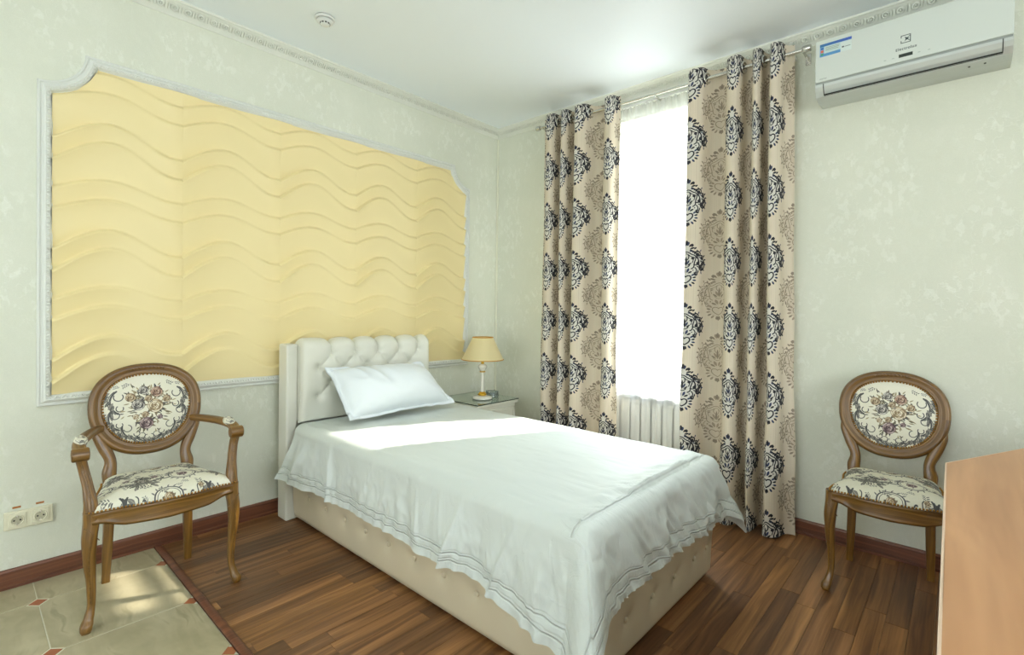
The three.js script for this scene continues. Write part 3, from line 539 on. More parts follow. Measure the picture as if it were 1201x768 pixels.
// ---------------------------------------------------------------- bed
const leather = phys({ color: srgb(214, 202, 174), roughness: 0.42, bumpMap: rep(weave, 10, 10), bumpScale: 0.0002 });
const headLeather = phys({ color: srgb(221, 220, 206), roughness: 0.42, bumpMap: rep(weave, 10, 10), bumpScale: 0.0002 });
{
  const bx0 = 0.19, bx1 = 2.125, bz0 = 0.76, bz1 = 1.81, y0 = 0.015, y1 = 0.4, R = 0.035;
  const bed = thing('bed', 'single bed with cream buttoned leather base and tufted headboard', 'bed', [0, 0, 0]);
  // outline of the base, counter-clockwise from the head of the near side: near side, foot, far side, head
  const out = [];
  const add = (x, z, nx, nz) => out.push([x, z, nx, nz]);
  for (let x = bx0; x < bx1 - R; x += 0.012) add(x, bz1, 0, 1);
  for (let k = 0; k <= 6; k++) { const t = Math.PI / 2 * (1 - k / 6); add(bx1 - R + R * Math.cos(t), bz1 - R + R * Math.sin(t), Math.cos(t), Math.sin(t)); }
  for (let z = bz1 - R - 0.012; z > bz0 + R; z -= 0.012) add(bx1, z, 1, 0);
  for (let k = 0; k <= 6; k++) { const t = -Math.PI / 2 * k / 6; add(bx1 - R + R * Math.cos(t), bz0 + R + R * Math.sin(t), Math.cos(t), Math.sin(t)); }
  add(bx1 - R - 0.3, bz0, 0, -1); add(bx0, bz0, 0, -1);
  const btn = []; for (let k = 0; k < 11; k++) btn.push([0.16 + 0.1865 * k, 0.155, bz1, 0]); btn.shift();
  const fbtn = [0.96, 1.155, 1.345, 1.545, 1.73].map((z) => [bx1, 0.14, z, 1]); fbtn.push([bx1, 0.14, 0.82, 1]);
  const all = [...btn, ...fbtn];
  const n = out.length - 1;
  mesh('base', surface(n, 40, (u, v) => {
    const [x, z, nx, nz] = out[Math.round(u * n)], y = mixn(y0, y1, v);
    let d = 0.012 * Math.sin(Math.PI * clamp((y - y0) / 0.36)) - 0.01 * smooth(0.02, 0, y - y0);
    if (nz > -0.5) for (const [bx, by, bz] of all) { const q = (x - bx) ** 2 + (z - bz) ** 2 + (y - by) ** 2 * 1.2; if (q < 0.03) d -= 0.027 * Math.exp(-Math.sqrt(q) / 0.034); }
    return [x + nx * d, y, z + nz * d];
  }), leather, bed);
  mesh('base_top', merge([box(bx0, bx1 - 0.02, 0.38, 0.4, bz0 + 0.02, bz1 - 0.02), box(bx0, bx1 - 0.02, y0, y0 + 0.01, bz0 + 0.02, bz1 - 0.02), box(bx0, bx0 + 0.01, y0, y1, bz0, bz1)]), leather, bed);
  const bg = new THREE.SphereGeometry(0.011, 14, 10).scale(1, 1, 0.6);
  for (const [x, y, z, foot] of all) { const m = mesh('button', bg, leather, bed); m.position.set(x - (foot ? 0.006 : 0), y, z - (foot ? 0 : 0.006)); if (foot) m.rotation.y = Math.PI / 2; }
  const glide = mat({ color: 0x1c1815, roughness: 0.6 });
  for (const [x, z] of [[0.35, 1.7], [2.0, 1.7], [0.35, 0.86], [2.0, 0.86]]) mesh('foot_glide', cyl(0.025, 0.016).translate(x, 0.008, z), glide, bed);

  // headboard: a post at either side and a deep cushion buttoned in diamonds that rolls over the top
  const hb = mesh('headboard', merge([rbox(0.03, 0.1, 0.3, 0.97, 0.9, 1.8, 0.01), rbox(0.03, 0.1, 0.0, 0.3, 0.9, 1.8, 0.005)]), headLeather, bed);
  for (const [za, zb] of [[1.793, 1.858], [0.865, 0.93]]) mesh('headboard_post', rbox(0.075, 0.182, 0.0, 0.988, za, zb, 0.012, 4), headLeather, hb);
  const row1 = [1.618, 1.462, 1.306, 1.15, 0.995], row2 = [1.696, 1.54, 1.384, 1.228, 1.072], Y1 = 0.928, Y2 = 0.848, Y3 = 0.768, Y4 = 0.688;
  const segs = [];
  for (const z of row1) segs.push([z, Y1, z, 1.4, 1]);
  for (const [a, ya, b, yb] of [[row1, Y1, row2, Y2], [row2, Y2, row1, Y3], [row1, Y3, row2, Y4]]) for (const p of a) for (const q of b) if (Math.abs(p - q) < 0.09) segs.push([p, ya, q, yb, 0.55]);
  const tufts = []; for (const z of row1) { tufts.push([z, Y1], [z, Y3]); } for (const z of row2) { tufts.push([z, Y2], [z, Y4]); }
  const zA = 1.798, zB = 0.905, inset = (z, s) => {
    let d = 0; for (const [za, sa, zb, sb, k] of segs) { const dz = zb - za, ds = sb - sa, l2 = dz * dz + ds * ds, t = clamp(((z - za) * dz + (s - sa) * ds) / l2), q = Math.hypot(z - za - t * dz, s - sa - t * ds); d = Math.max(d, k * 0.034 * Math.exp(-q / 0.021)); }
    for (const [tz, ts] of tufts) { const q = Math.hypot(z - tz, s - ts); d = Math.max(d, 0.042 * Math.exp(-q / 0.026)); }
    return d;
  };
  // profile of the cushion: up the front from y 0.56 and round over the top; s is the way, equal to y on the front
  const yTop = 0.962, prof = (s) => {
    if (s < yTop) { const b = smooth(0.55, 0.75, s); return [0.225 + 0.028 * b, s, 1, 0]; }
    const t = Math.min((s - yTop) / 0.072, Math.PI * 1.02), c = Math.cos(t), q = Math.sin(t); return [0.181 + 0.072 * c, yTop + 0.06 * q, c, q];
  };
  mesh('headboard_cushion', surface(190, 96, (u, v) => {
    const z = mixn(zA, zB, u), s = mixn(0.555, yTop + 0.072 * Math.PI, v), [x, y, nx, ny] = prof(s);
    const e = Math.min(z - zB, zA - z), edge = 0.03 * (1 - Math.sqrt(1 - (1 - clamp(e / 0.035)) ** 2)), d = inset(z, s) + edge;
    return [x - nx * d, y - ny * d - 0.35 * edge, z, z, s];
  }), headLeather, hb);
  mesh('cushion_side', (() => { const sh = new THREE.Shape(); sh.moveTo(0.1, 0.56); for (let k = 0; k <= 40; k++) { const [x, y, nx, ny] = prof(mixn(0.555, yTop + 0.072 * Math.PI, k / 40)); sh.lineTo(x - nx * 0.04, y - ny * 0.04); } sh.lineTo(0.1, 0.95); return new THREE.ExtrudeGeometry(sh, { depth: 0.8845, bevelEnabled: false }).translate(0, 0, 0.9095); })(), headLeather, hb);
  for (const [z, s] of tufts) { const m = mesh('tuft_button', bg, headLeather, hb); m.position.set(prof(s)[0] - 0.037, s, z); m.rotation.y = Math.PI / 2; }
  mesh('mattress', rbox(0.27, 2.1, 0.4, 0.5, 0.79, 1.785, 0.035, 4), mat({ color: srgb(238, 238, 232), roughness: 0.8 }), bed);
}

// duvet: one sheet draped over the mattress, hanging at both sides and at the foot
const linenBump = (() => canvasTexture(2048, 1600, (c, w, h) => {
  c.fillStyle = 'rgb(128,128,128)'; c.fillRect(0, 0, w, h);
  const r = mulberry(21);
  const seam = (x0, y0, x1, y1) => { c.lineCap = 'butt'; for (const [o, col, lw] of [[0, 'rgb(60,60,60)', 4], [5, 'rgb(165,165,165)', 5], [-5, 'rgb(160,160,160)', 5]]) { c.strokeStyle = col; c.lineWidth = lw; c.beginPath(); if (x0 === x1) { c.moveTo(x0 + o, y0); c.lineTo(x1 + o, y1); } else { c.moveTo(x0, y0 + o); c.lineTo(x1, y1 + o); } c.stroke(); } };
  // soft creases, strongest along the foot and the near side
  for (let k = 0; k < 900; k++) {
    const foot = r() < 0.55, x = foot ? w * (0.83 + 0.17 * r()) : w * r(), y = foot ? h * r() : r() < 0.5 ? h * (0.78 + 0.22 * r()) : h * (0.2 * r()), l = 30 + r() * 120, a = (foot ? (r() - 0.5) * 0.9 : Math.PI / 2 + (r() - 0.5) * 0.8);
    const up = r() < 0.5; c.strokeStyle = `rgba(${up ? '225,225,225' : '40,40,40'},${0.04 + 0.08 * r()})`; c.lineWidth = 5 + r() * 14; c.lineCap = 'round'; c.beginPath(); c.moveTo(x, y); c.quadraticCurveTo(x + Math.cos(a) * l / 2 + (r() - 0.5) * 30, y + Math.sin(a) * l / 2 + (r() - 0.5) * 30, x + Math.cos(a) * l, y + Math.sin(a) * l); c.stroke();
  }
  for (let k = 0; k < 90; k++) { const x = w * (0.1 + 0.75 * r()), y = h * (0.2 + 0.6 * r()), l = 60 + r() * 260; c.strokeStyle = `rgba(${r() < 0.5 ? '190,190,190' : '80,80,80'},${0.06 + 0.08 * r()})`; c.lineWidth = 3 + r() * 7; c.beginPath(); c.moveTo(x, y); c.quadraticCurveTo(x + l / 2, y + (r() - 0.5) * 24, x + l, y + (r() - 0.3) * 30); c.stroke(); }
  seam(w * 0.862, h * 0.17, w * 0.862, h * 0.83);
  for (const q of [0.968, 0.986]) seam(w * q, 0, w * q, h); for (const q of [0.962, 0.98, 0.038, 0.02]) seam(0, h * q, w, h * q);
}, false))();
linenBump.wrapS = linenBump.wrapT = THREE.ClampToEdgeWrapping; linenBump.flipY = false;
const linen = phys({ color: srgb(213, 219, 214), roughness: 0.6, bumpMap: linenBump, bumpScale: 0.011, sheen: 0.25, sheenRoughness: 0.4 });
{
  const X0 = 0.235, XF = 2.15, ZN = 1.838, ZF = 0.735, TOPY = 0.548, R = 0.055, FOOT = 0.235, SIDE = 0.275;
  const round = (d, flare) => { const q = R * Math.PI / 2; if (d <= 0) return [0, 0]; if (d < q) return [R * Math.sin(d / R), R * (1 - Math.cos(d / R))]; return [R + (d - q) * flare, R + (d - q) * Math.sqrt(1 - flare * flare)]; };
  const nz = (x, y, s) => vnoise(x, y, 1 << 20, 1 << 20, s) - 0.5;
  const sx = XF - R - X0, sz = ZN - ZF - 2 * R, Lx = sx + FOOT + R, Lz = sz + 2 * (SIDE + R);
  const ridge = (x, y, s) => 0.5 - Math.abs(2 * vnoise(x, y, 1 << 20, 1 << 20, s) - 1);
  const crumple = (a, h) => 0.022 * ridge(a * 8 + h * 9, h * 4 - a * 2, 19) + 0.019 * ridge(a * 19 + h * 17, h * 6 - a * 4, 20) + 0.01 * ridge(a * 42 + h * 34, h * 10 - a * 6, 22);
  const point = (u, v, lift) => {
    const s = u * Lx; let t = v * Lz - (SIDE + R);                // s along the bed, t across: 0..sz is the flat top
    { const long = 1 + 0.3 * smooth(1.35, 1.95, s); if (t > sz) t = sz + (t - sz) * long; }   // the near side hangs lower towards the foot
    const dx = s - sx, dz = t > sz ? t - sz : t < 0 ? -t : 0, sign = t > sz ? 1 : -1, px = Math.max(dx, 0);
    let x, y, z, ox = 0, oz = 0;
    const cs = clamp(s, 0, sx), ct = clamp(t, 0, sz), bx = X0 + cs, bz = ZF + R + ct;
    const hang = Math.hypot(px, dz);
    if (hang === 0) {
      const puff = 0.01 * Math.sin(Math.PI * ct / sz) * smooth(0, 0.3, cs) + 0.012 * nz(bx * 2.4, bz * 3, 2) + 0.006 * nz(bx * 6, bz * 14, 5) + 0.003 * nz(bx * 14, bz * 40, 9) + 0.7 * crumple(bz, s - sx) * smooth(sx - 0.13, sx - 0.03, s) + 0.004 * Math.max(0, ridge(bz * 9 + bx * 1.2, bx * 1.1, 44)) * smooth(0.2, 0.5, cs);
      return [bx, TOPY + puff + lift, bz, u, v];
    }
    const th = Math.atan2(dz, px), cth = Math.cos(th), sth = Math.sin(th), corner = Math.sin(2 * th) ** 2;
    const near = sign > 0, along = px > dz ? bz : bx;
    let flare = px > 0 && dz > 0 ? 0.16 + 0.3 * corner : px > 0 ? 0.16 : near ? 0.12 + 0.3 * smooth(0.35, 0.0, cs) : 0.14;
    const [o, d] = round(hang, flare), low = smooth(0.02, 0.3, hang);
    // folds hanging down the sides
    let w = low * (0.04 * nz(along * 5.2 + (px > dz ? 40 : 0), 1.5, 12) + 0.034 * nz(along * 12 - hang * 2, hang * 2, 15)) + 0.014 * nz(along * 27 + hang * 5, hang * 12, 17) * low;
    if (px > dz) w += crumple(along, hang) * (0.55 + 0.45 * low);
    if (dz > 0 && near) for (const [c0, sl] of [[1.63, -0.25], [1.9, -0.35], [0.62, 0.15]]) w += 0.022 * low * Math.exp(-(((bx - c0 - sl * hang) / 0.014) ** 2));
    if (dz > px) w += low * (0.012 * ridge(along * 15 + hang * 4, hang * 7, 51) + 0.007 * ridge(along * 34 - hang * 9, hang * 16, 52));
    const edge = 0.012 * nz(bx * 7, bz * 7, 33);
    const r = Math.max(o + w * (1 - 0.4 * corner), Math.min(o, 0.04));
    ox = cth * r; oz = sth * r * sign;
    y = TOPY - d * (1 + 0.02 * nz(along * 4, 3, 8)) + edge * low + 0.012 * nz(bx * 2.4, bz * 3, 2) * (1 - low);
    return [bx + ox + lift * cth, y + lift * (1 - low), bz + oz + lift * sth * sign, u, v];
  };
  const NU = 260, NV = 230, T = 0.008;
  const outer = surface(NU, NV, (u, v) => point(u, v, 0)), inner = surface(NU, NV, (u, v) => point(u, v, -T));
  const rim = [];
  const strip = (f) => surface(200, 1, (u, v) => { const [a, b] = f(u); return point(a, b, -T * v); });
  rim.push(strip((u) => [u, 0]), strip((u) => [u, 1]), strip((u) => [1, u]), strip((u) => [0, u]));
  tag(mesh('duvet', merge([outer, inner, ...rim]), linen), 'white cotton duvet draped over the bed, hanging at sides and foot', 'duvet');
}
// pillow with a flat flange, leaning on the headboard
{
  const TL = V(0.305, 0.852, 1.705), TR = V(0.305, 0.838, 1.04), BL = V(0.5, 0.575, 1.665), BR = V(0.47, 0.572, 0.88);
  const N = V(0.78, 0.6, 0).normalize();
  const f = (u, v, side) => {
    // pulled-in edges
    const cu = u * 2 - 1, cv = v * 2 - 1, pin = 0.045;
    const uu = 0.5 + cu * 0.5 * (1 - pin * (1 - cv * cv) * Math.abs(cu) ** 3), vv = 0.5 + cv * 0.5 * (1 - pin * 1.2 * (1 - cu * cu) * Math.abs(cv) ** 3);
    const p = BL.clone().lerp(BR, uu).lerp(TL.clone().lerp(TR, uu), vv);
    const fl = 0.075, a = clamp((0.5 - Math.abs(u - 0.5)) / 0.5 - fl, 0) / (1 - fl), b = clamp((0.5 - Math.abs(v - 0.5)) / 0.5 - fl * 1.5, 0) / (1 - fl * 1.5);
    const sm = (q) => Math.sqrt(1 - (1 - q) ** 2.4), fill = sm(a) * sm(b), bulge = side > 0 ? 0.14 : 0.05;
    const wr = 0.03 * fill ** 0.4 * (1 - fill) * (vnoise(u * 14 + v * 6, v * 5, 1 << 20, 1 << 20, 71) - 0.5) + 0.012 * fill * (vnoise(u * 5 - v * 3, v * 4, 1 << 20, 1 << 20, 72) - 0.5) + 0.06 * smooth(0.55, 0.05, u) * fill * (0.5 - Math.abs(vnoise(u * 9 + v * 2.2, v * 1.2, 1 << 20, 1 << 20, 75) - 0.5) * 2 - 0.25);
    const ruff = (1 - Math.sign(fill)) * 0.02 * (vnoise(u * 16, v * 12, 1 << 20, 1 << 20, 73) - 0.5) + (fill === 0 ? 0.012 : 0);
    p.addScaledVector(N, side * (bulge * Math.min(fill, 1) + (side > 0 ? wr : 0) + 0.003) + ruff);
    return [p.x, p.y, p.z, u * 0.75, v * 0.5];
  };
  const o = tag(mesh('pillow', merge([surface(120, 90, (u, v) => f(u, v, 1)), surface(120, 90, (u, v) => f(u, v, -1))]), phys({ color: srgb(226, 232, 234), roughness: 0.5, sheen: 0.3 })), 'white satin pillow with a flat border, leaning against the headboard', 'pillow');
}

// ---------------------------------------------------------------- nightstand, lamp, dish
{
  const o = thing('nightstand', 'white nightstand with glass top in the corner beside the bed', 'nightstand', [0.255, 0, 0.452]);
  const white = mat({ color: srgb(226, 226, 210), roughness: 0.42 });
  mesh('body', rbox(-0.2, 0.2, 0.04, 0.5, -0.2, 0.2, 0.004), white, o);
  mesh('top', rbox(-0.215, 0.218, 0.5, 0.522, -0.214, 0.214, 0.006), white, o);
  for (const [y0, y1] of [[0.29, 0.475], [0.07, 0.265]]) {
    const d = mesh('drawer', merge([rbox(0.2, 0.214, y0, y1, -0.18, 0.18, 0.004), rbox(0.212, 0.219, y0, y0 + 0.022, -0.18, 0.18, 0.003), rbox(0.212, 0.219, y1 - 0.022, y1, -0.18, 0.18, 0.003), rbox(0.212, 0.219, y0, y1, -0.18, -0.158, 0.003), rbox(0.212, 0.219, y0, y1, 0.158, 0.18, 0.003)]), white, o);
    mesh('knob', new THREE.SphereGeometry(0.013, 16, 12).translate(0.232, (y0 + y1) / 2, 0), gold, d);
  }
  mesh('plinth', rbox(-0.19, 0.19, 0, 0.04, -0.19, 0.19, 0.004), white, o);
  mesh('glass_top', rbox(-0.22, 0.222, 0.5225, 0.53, -0.217, 0.217, 0.002), phys({ color: srgb(236, 246, 240), transmission: 0.95, thickness: 0.01, roughness: 0.02, ior: 1.5, attenuationColor: srgb(170, 215, 190), attenuationDistance: 0.3 }), o);
}
{
  const o = thing('table_lamp', 'white and gold table lamp with a pale yellow cone shade', 'lamp', [0.32, 0.531, 0.47]);
  const porcelain = phys({ color: srgb(238, 236, 224), roughness: 0.2, clearcoat: 0.5 });
  const S = 1.02;
  mesh('base', lathe([[0, 0], [0.068, 0], [0.073, 0.006], [0.072, 0.016], [0.062, 0.022], [0.035, 0.028], [0, 0.03]]), porcelain, o);
  const gb = mesh('gold_collar', lathe([[0.012, 0.026], [0.03, 0.028], [0.034, 0.034], [0.03, 0.042], [0.024, 0.046], [0.02, 0.054], [0.012, 0.056]]), gold, o);
  mesh('column', lathe([[0, 0.05], [0.014, 0.05], [0.0155, 0.06], [0.0135, 0.2], [0.0155, 0.206], [0, 0.206]], 24), porcelain, o);
  mesh('gold_ring', lathe([[0.01, 0.2], [0.021, 0.2], [0.022, 0.205], [0.02, 0.209], [0.01, 0.209]]), gold, o);
  mesh('vase', lathe([[0, 0.208], [0.018, 0.208], [0.02, 0.214], [0.033, 0.236], [0.034, 0.242], [0.028, 0.252], [0.018, 0.26], [0.012, 0.262], [0, 0.262]], 8), porcelain, o);
  mesh('neck', lathe([[0, 0.26], [0.013, 0.26], [0.011, 0.268], [0.011, 0.288], [0.006, 0.29], [0.006, 0.36], [0, 0.36]], 16), gold, o);
  const shade = phys({ color: srgb(243, 228, 178), roughness: 0.95, transmission: 0.35, thickness: 0 });
  const sh = mesh('lamp_shade', lathe([[0.155, 0.295], [0.076, 0.458]], 48), shade, o);
  const trim = mat({ color: srgb(206, 152, 60), roughness: 0.7 });
  mesh('shade_trim', new THREE.TorusGeometry(0.155, 0.0032, 8, 48).rotateX(Math.PI / 2).translate(0, 0.295, 0), trim, sh);
  mesh('shade_trim', new THREE.TorusGeometry(0.076, 0.0032, 8, 48).rotateX(Math.PI / 2).translate(0, 0.458, 0), trim, sh);
  mesh('shade_ring', merge([new THREE.TorusGeometry(0.02, 0.0018, 6, 20).rotateX(Math.PI / 2).translate(0, 0.35, 0), ...[0, 1, 2].map((k) => cyl(0.0014, 0.115, 6).rotateZ(Math.PI / 2 - 0.6).translate(0.052, 0.39, 0).rotateY(k * 2.094))]), gold, o);
}
{
  const o = thing('glass_ashtray', 'small pale glass ashtray beside the lamp on the nightstand', 'ashtray', [0.3, 0.531, 0.345]);
  const g = phys({ color: srgb(222, 234, 228), transmission: 0.75, thickness: 0.02, roughness: 0.08, ior: 1.5 });
  mesh('bowl', lathe([[0, 0], [0.045, 0], [0.053, 0.005], [0.046, 0.042], [0.038, 0.042], [0.034, 0.014], [0, 0.012]], 8), g, o);
  mesh('rim_rest', merge([0, 1, 2, 3].map((k) => rbox(0.036, 0.05, 0.04, 0.046, -0.006, 0.006, 0.002).rotateY(k * Math.PI / 2 + 0.4))), g, o);
}

// ---------------------------------------------------------------- tapestry upholstery
function tapestry(w, h, layout) {
  return canvasTexture(w, h, (c) => {
    const r = mulberry(layout === 'back' ? 91 : 92);
    c.fillStyle = 'rgb(228,224,204)'; c.fillRect(0, 0, w, h);
    for (let k = 0; k < 5000; k++) { c.fillStyle = `rgba(${r() < 0.5 ? '246,243,230' : '206,200,176'},0.35)`; c.fillRect(r() * w, r() * h, 2, 5); }
    const leaf = (x, y, a, l, wd, col) => { c.save(); c.translate(x, y); c.rotate(a); c.fillStyle = col; c.beginPath(); c.moveTo(0, 0); c.quadraticCurveTo(wd, l * 0.45, 0, l); c.quadraticCurveTo(-wd, l * 0.45, 0, 0); c.fill(); c.strokeStyle = 'rgba(240,236,215,0.5)'; c.lineWidth = 1.5; c.beginPath(); c.moveTo(0, 2); c.lineTo(0, l * 0.8); c.stroke(); c.restore(); };
    const rose = (x, y, R, cols) => {
      for (let k = 0; k < 9; k++) leaf(x, y, r() * 6.28, R * (1.25 + r() * 0.5), R * 0.4, ['rgb(92,84,62)', 'rgb(120,108,78)', 'rgb(70,68,66)'][k % 3]);
      for (let ringN = 3; ringN >= 0; ringN--) { const q = R * (0.28 + 0.24 * ringN), n = 4 + ringN; for (let k = 0; k < n; k++) { const a = k / n * 6.28 + ringN * 0.7 + r() * 0.3; c.fillStyle = cols[(k + ringN) % cols.length]; c.strokeStyle = cols[cols.length - 1]; c.lineWidth = R * 0.06; c.beginPath(); c.ellipse(x + Math.cos(a) * q * 0.62, y + Math.sin(a) * q * 0.62, q * 0.55, q * 0.4, a + 1.57, 0, 6.28); c.fill(); c.stroke(); } }
      c.fillStyle = cols[cols.length - 1]; c.beginPath(); c.arc(x, y, R * 0.12, 0, 7); c.fill();
    };
    const tan = ['rgb(204,182,146)', 'rgb(218,202,170)', 'rgb(184,160,126)', 'rgb(118,98,74)'], pink = ['rgb(190,156,132)', 'rgb(208,182,160)', 'rgb(168,132,112)', 'rgb(110,84,70)'], mauve = ['rgb(168,144,140)', 'rgb(200,182,174)', 'rgb(138,112,112)', 'rgb(84,66,68)'], pale = ['rgb(222,210,182)', 'rgb(232,222,198)', 'rgb(204,186,152)', 'rgb(142,122,92)'], grey = ['rgb(192,186,172)', 'rgb(214,209,196)', 'rgb(154,148,138)', 'rgb(88,84,80)'];
    const scroll = (x, y, a, s, m, turns = 1) => { c.save(); c.translate(x, y); c.rotate(a); c.scale(s * m, s); c.strokeStyle = 'rgb(76,76,74)'; c.fillStyle = 'rgb(76,76,74)'; c.lineCap = 'round'; for (const [w0, off] of [[11, 0], [5, 12]]) { c.lineWidth = w0; c.beginPath(); c.moveTo(off, 0); c.bezierCurveTo(50 + off, 30, 62 + off, 100, 10 + off, 150); c.stroke(); } c.lineWidth = 6; c.beginPath(); c.arc(-6, 40, 26, -0.6, 3.6); c.stroke(); c.beginPath(); c.arc(-4, 118, 20, -1, 3.4); c.stroke(); for (let k = 0; k < 9; k++) leaf(34 + 10 * Math.sin(k), 4 + k * 17, -1.3 + k * 0.16, 52, 19, k % 2 ? 'rgb(84,84,80)' : 'rgb(124,120,112)'); c.restore(); };
    const sprig = (x, y, a, s) => { for (let k = 0; k < 7; k++) leaf(x + Math.cos(a) * k * 9 * s, y + Math.sin(a) * k * 9 * s, a - 1.57 + (k % 2 ? 0.9 : -0.9), 26 * s, 8 * s, 'rgb(84,82,80)'); };
    if (layout === 'back') {
      const X = (u) => u * w, Y = (v) => v * h;
      for (const m of [1, -1]) { const q = (u) => X(0.5 + m * u); scroll(q(0.33), Y(0.26), m * 0.1, 1.9 * w / 1024, m); scroll(q(0.38), Y(0.5), m * 0.35, 1.7 * w / 1024, m); scroll(q(0.28), Y(0.7), m * 0.9, 1.6 * w / 1024, m); scroll(q(0.13), Y(0.84), m * 1.4, 1.35 * w / 1024, m); sprig(q(0.2), Y(0.17), m > 0 ? 0.5 : 2.6, 1.3); sprig(q(0.3), Y(0.2), m > 0 ? 0.2 : 2.9, 1); sprig(q(0.05), Y(0.87), m > 0 ? 0.1 : 3, 0.9); }
      for (let k = 0; k < 110; k++) { const a = r() * 6.28, q = 0.08 + r() * 0.19; leaf(X(0.5 + Math.cos(a) * q), Y(0.48 + Math.sin(a) * q * 1.15), a - 1.57 + (r() - 0.5), 40 + r() * 40, 14, ['rgb(96,88,62)', 'rgb(140,126,90)', 'rgb(70,66,62)', 'rgb(160,146,108)'][k % 4]); }
      rose(X(0.45), Y(0.27), 54, grey); rose(X(0.59), Y(0.3), 66, pink); rose(X(0.39), Y(0.45), 70, grey); rose(X(0.57), Y(0.48), 86, pale); rose(X(0.5), Y(0.38), 40, tan); rose(X(0.46), Y(0.58), 38, tan); rose(X(0.31), Y(0.35), 54, tan); rose(X(0.47), Y(0.69), 74, mauve); rose(X(0.7), Y(0.4), 46, tan); rose(X(0.36), Y(0.6), 34, pale); rose(X(0.62), Y(0.63), 30, mauve);
    } else {
      for (let i = 0; i < 4; i++) for (let j = 0; j < 4; j++) {
        const x = (i + 0.5 + (j % 2) * 0.5) * w / 4, y = (j + 0.5) * h / 4;
        if ((i + j) % 2 === 0) {
          c.strokeStyle = 'rgb(78,76,80)'; c.lineWidth = 9; c.beginPath(); c.ellipse(x, y, 88, 78, 0, 0, 7); c.stroke(); c.lineWidth = 4; c.beginPath(); c.ellipse(x, y, 72, 62, 0, 0, 7); c.stroke();
          for (let k = 0; k < 16; k++) { const a = k / 16 * 6.28; leaf(x + Math.cos(a) * 90, y + Math.sin(a) * 80, a - 1.57 + 0.5, 30, 9, 'rgb(86,84,86)'); }
          rose(x, y, 32, j % 2 ? tan : mauve);
        } else { scroll(x - 20, y - 80, 0.4, 1.15, 1); scroll(x + 20, y - 70, -0.5, 1.15, -1); scroll(x, y, 1.6, 0.9, 1); scroll(x, y, -1.6, 0.9, -1); rose(x, y + 14, 26, grey); sprig(x - 50, y + 60, 0.3, 1.1); sprig(x + 40, y + 56, 2.6, 1.1); }
      }
      for (let k = 0; k < 120; k++) { const x = r() * w, y = r() * h; sprig(x, y, r() * 6.28, 0.6 + r() * 0.5); if (k % 4 === 0) rose(x, y, 14 + r() * 10, [tan, mauve, grey, pale][k % 3]); }
    }
  });
}
const backCloth = phys({ map: tapestry(1024, 1024, 'back'), bumpMap: rep(weave, 6, 6), bumpScale: 0.0004, roughness: 0.6, sheen: 0.3 });
const seatCloth = phys({ map: tapestry(1024, 1024, 'seat'), bumpMap: rep(weave, 6, 6), bumpScale: 0.0004, roughness: 0.6, sheen: 0.3 });
const brass = mat({ color: srgb(168, 122, 58), metalness: 0.85, roughness: 0.38 });

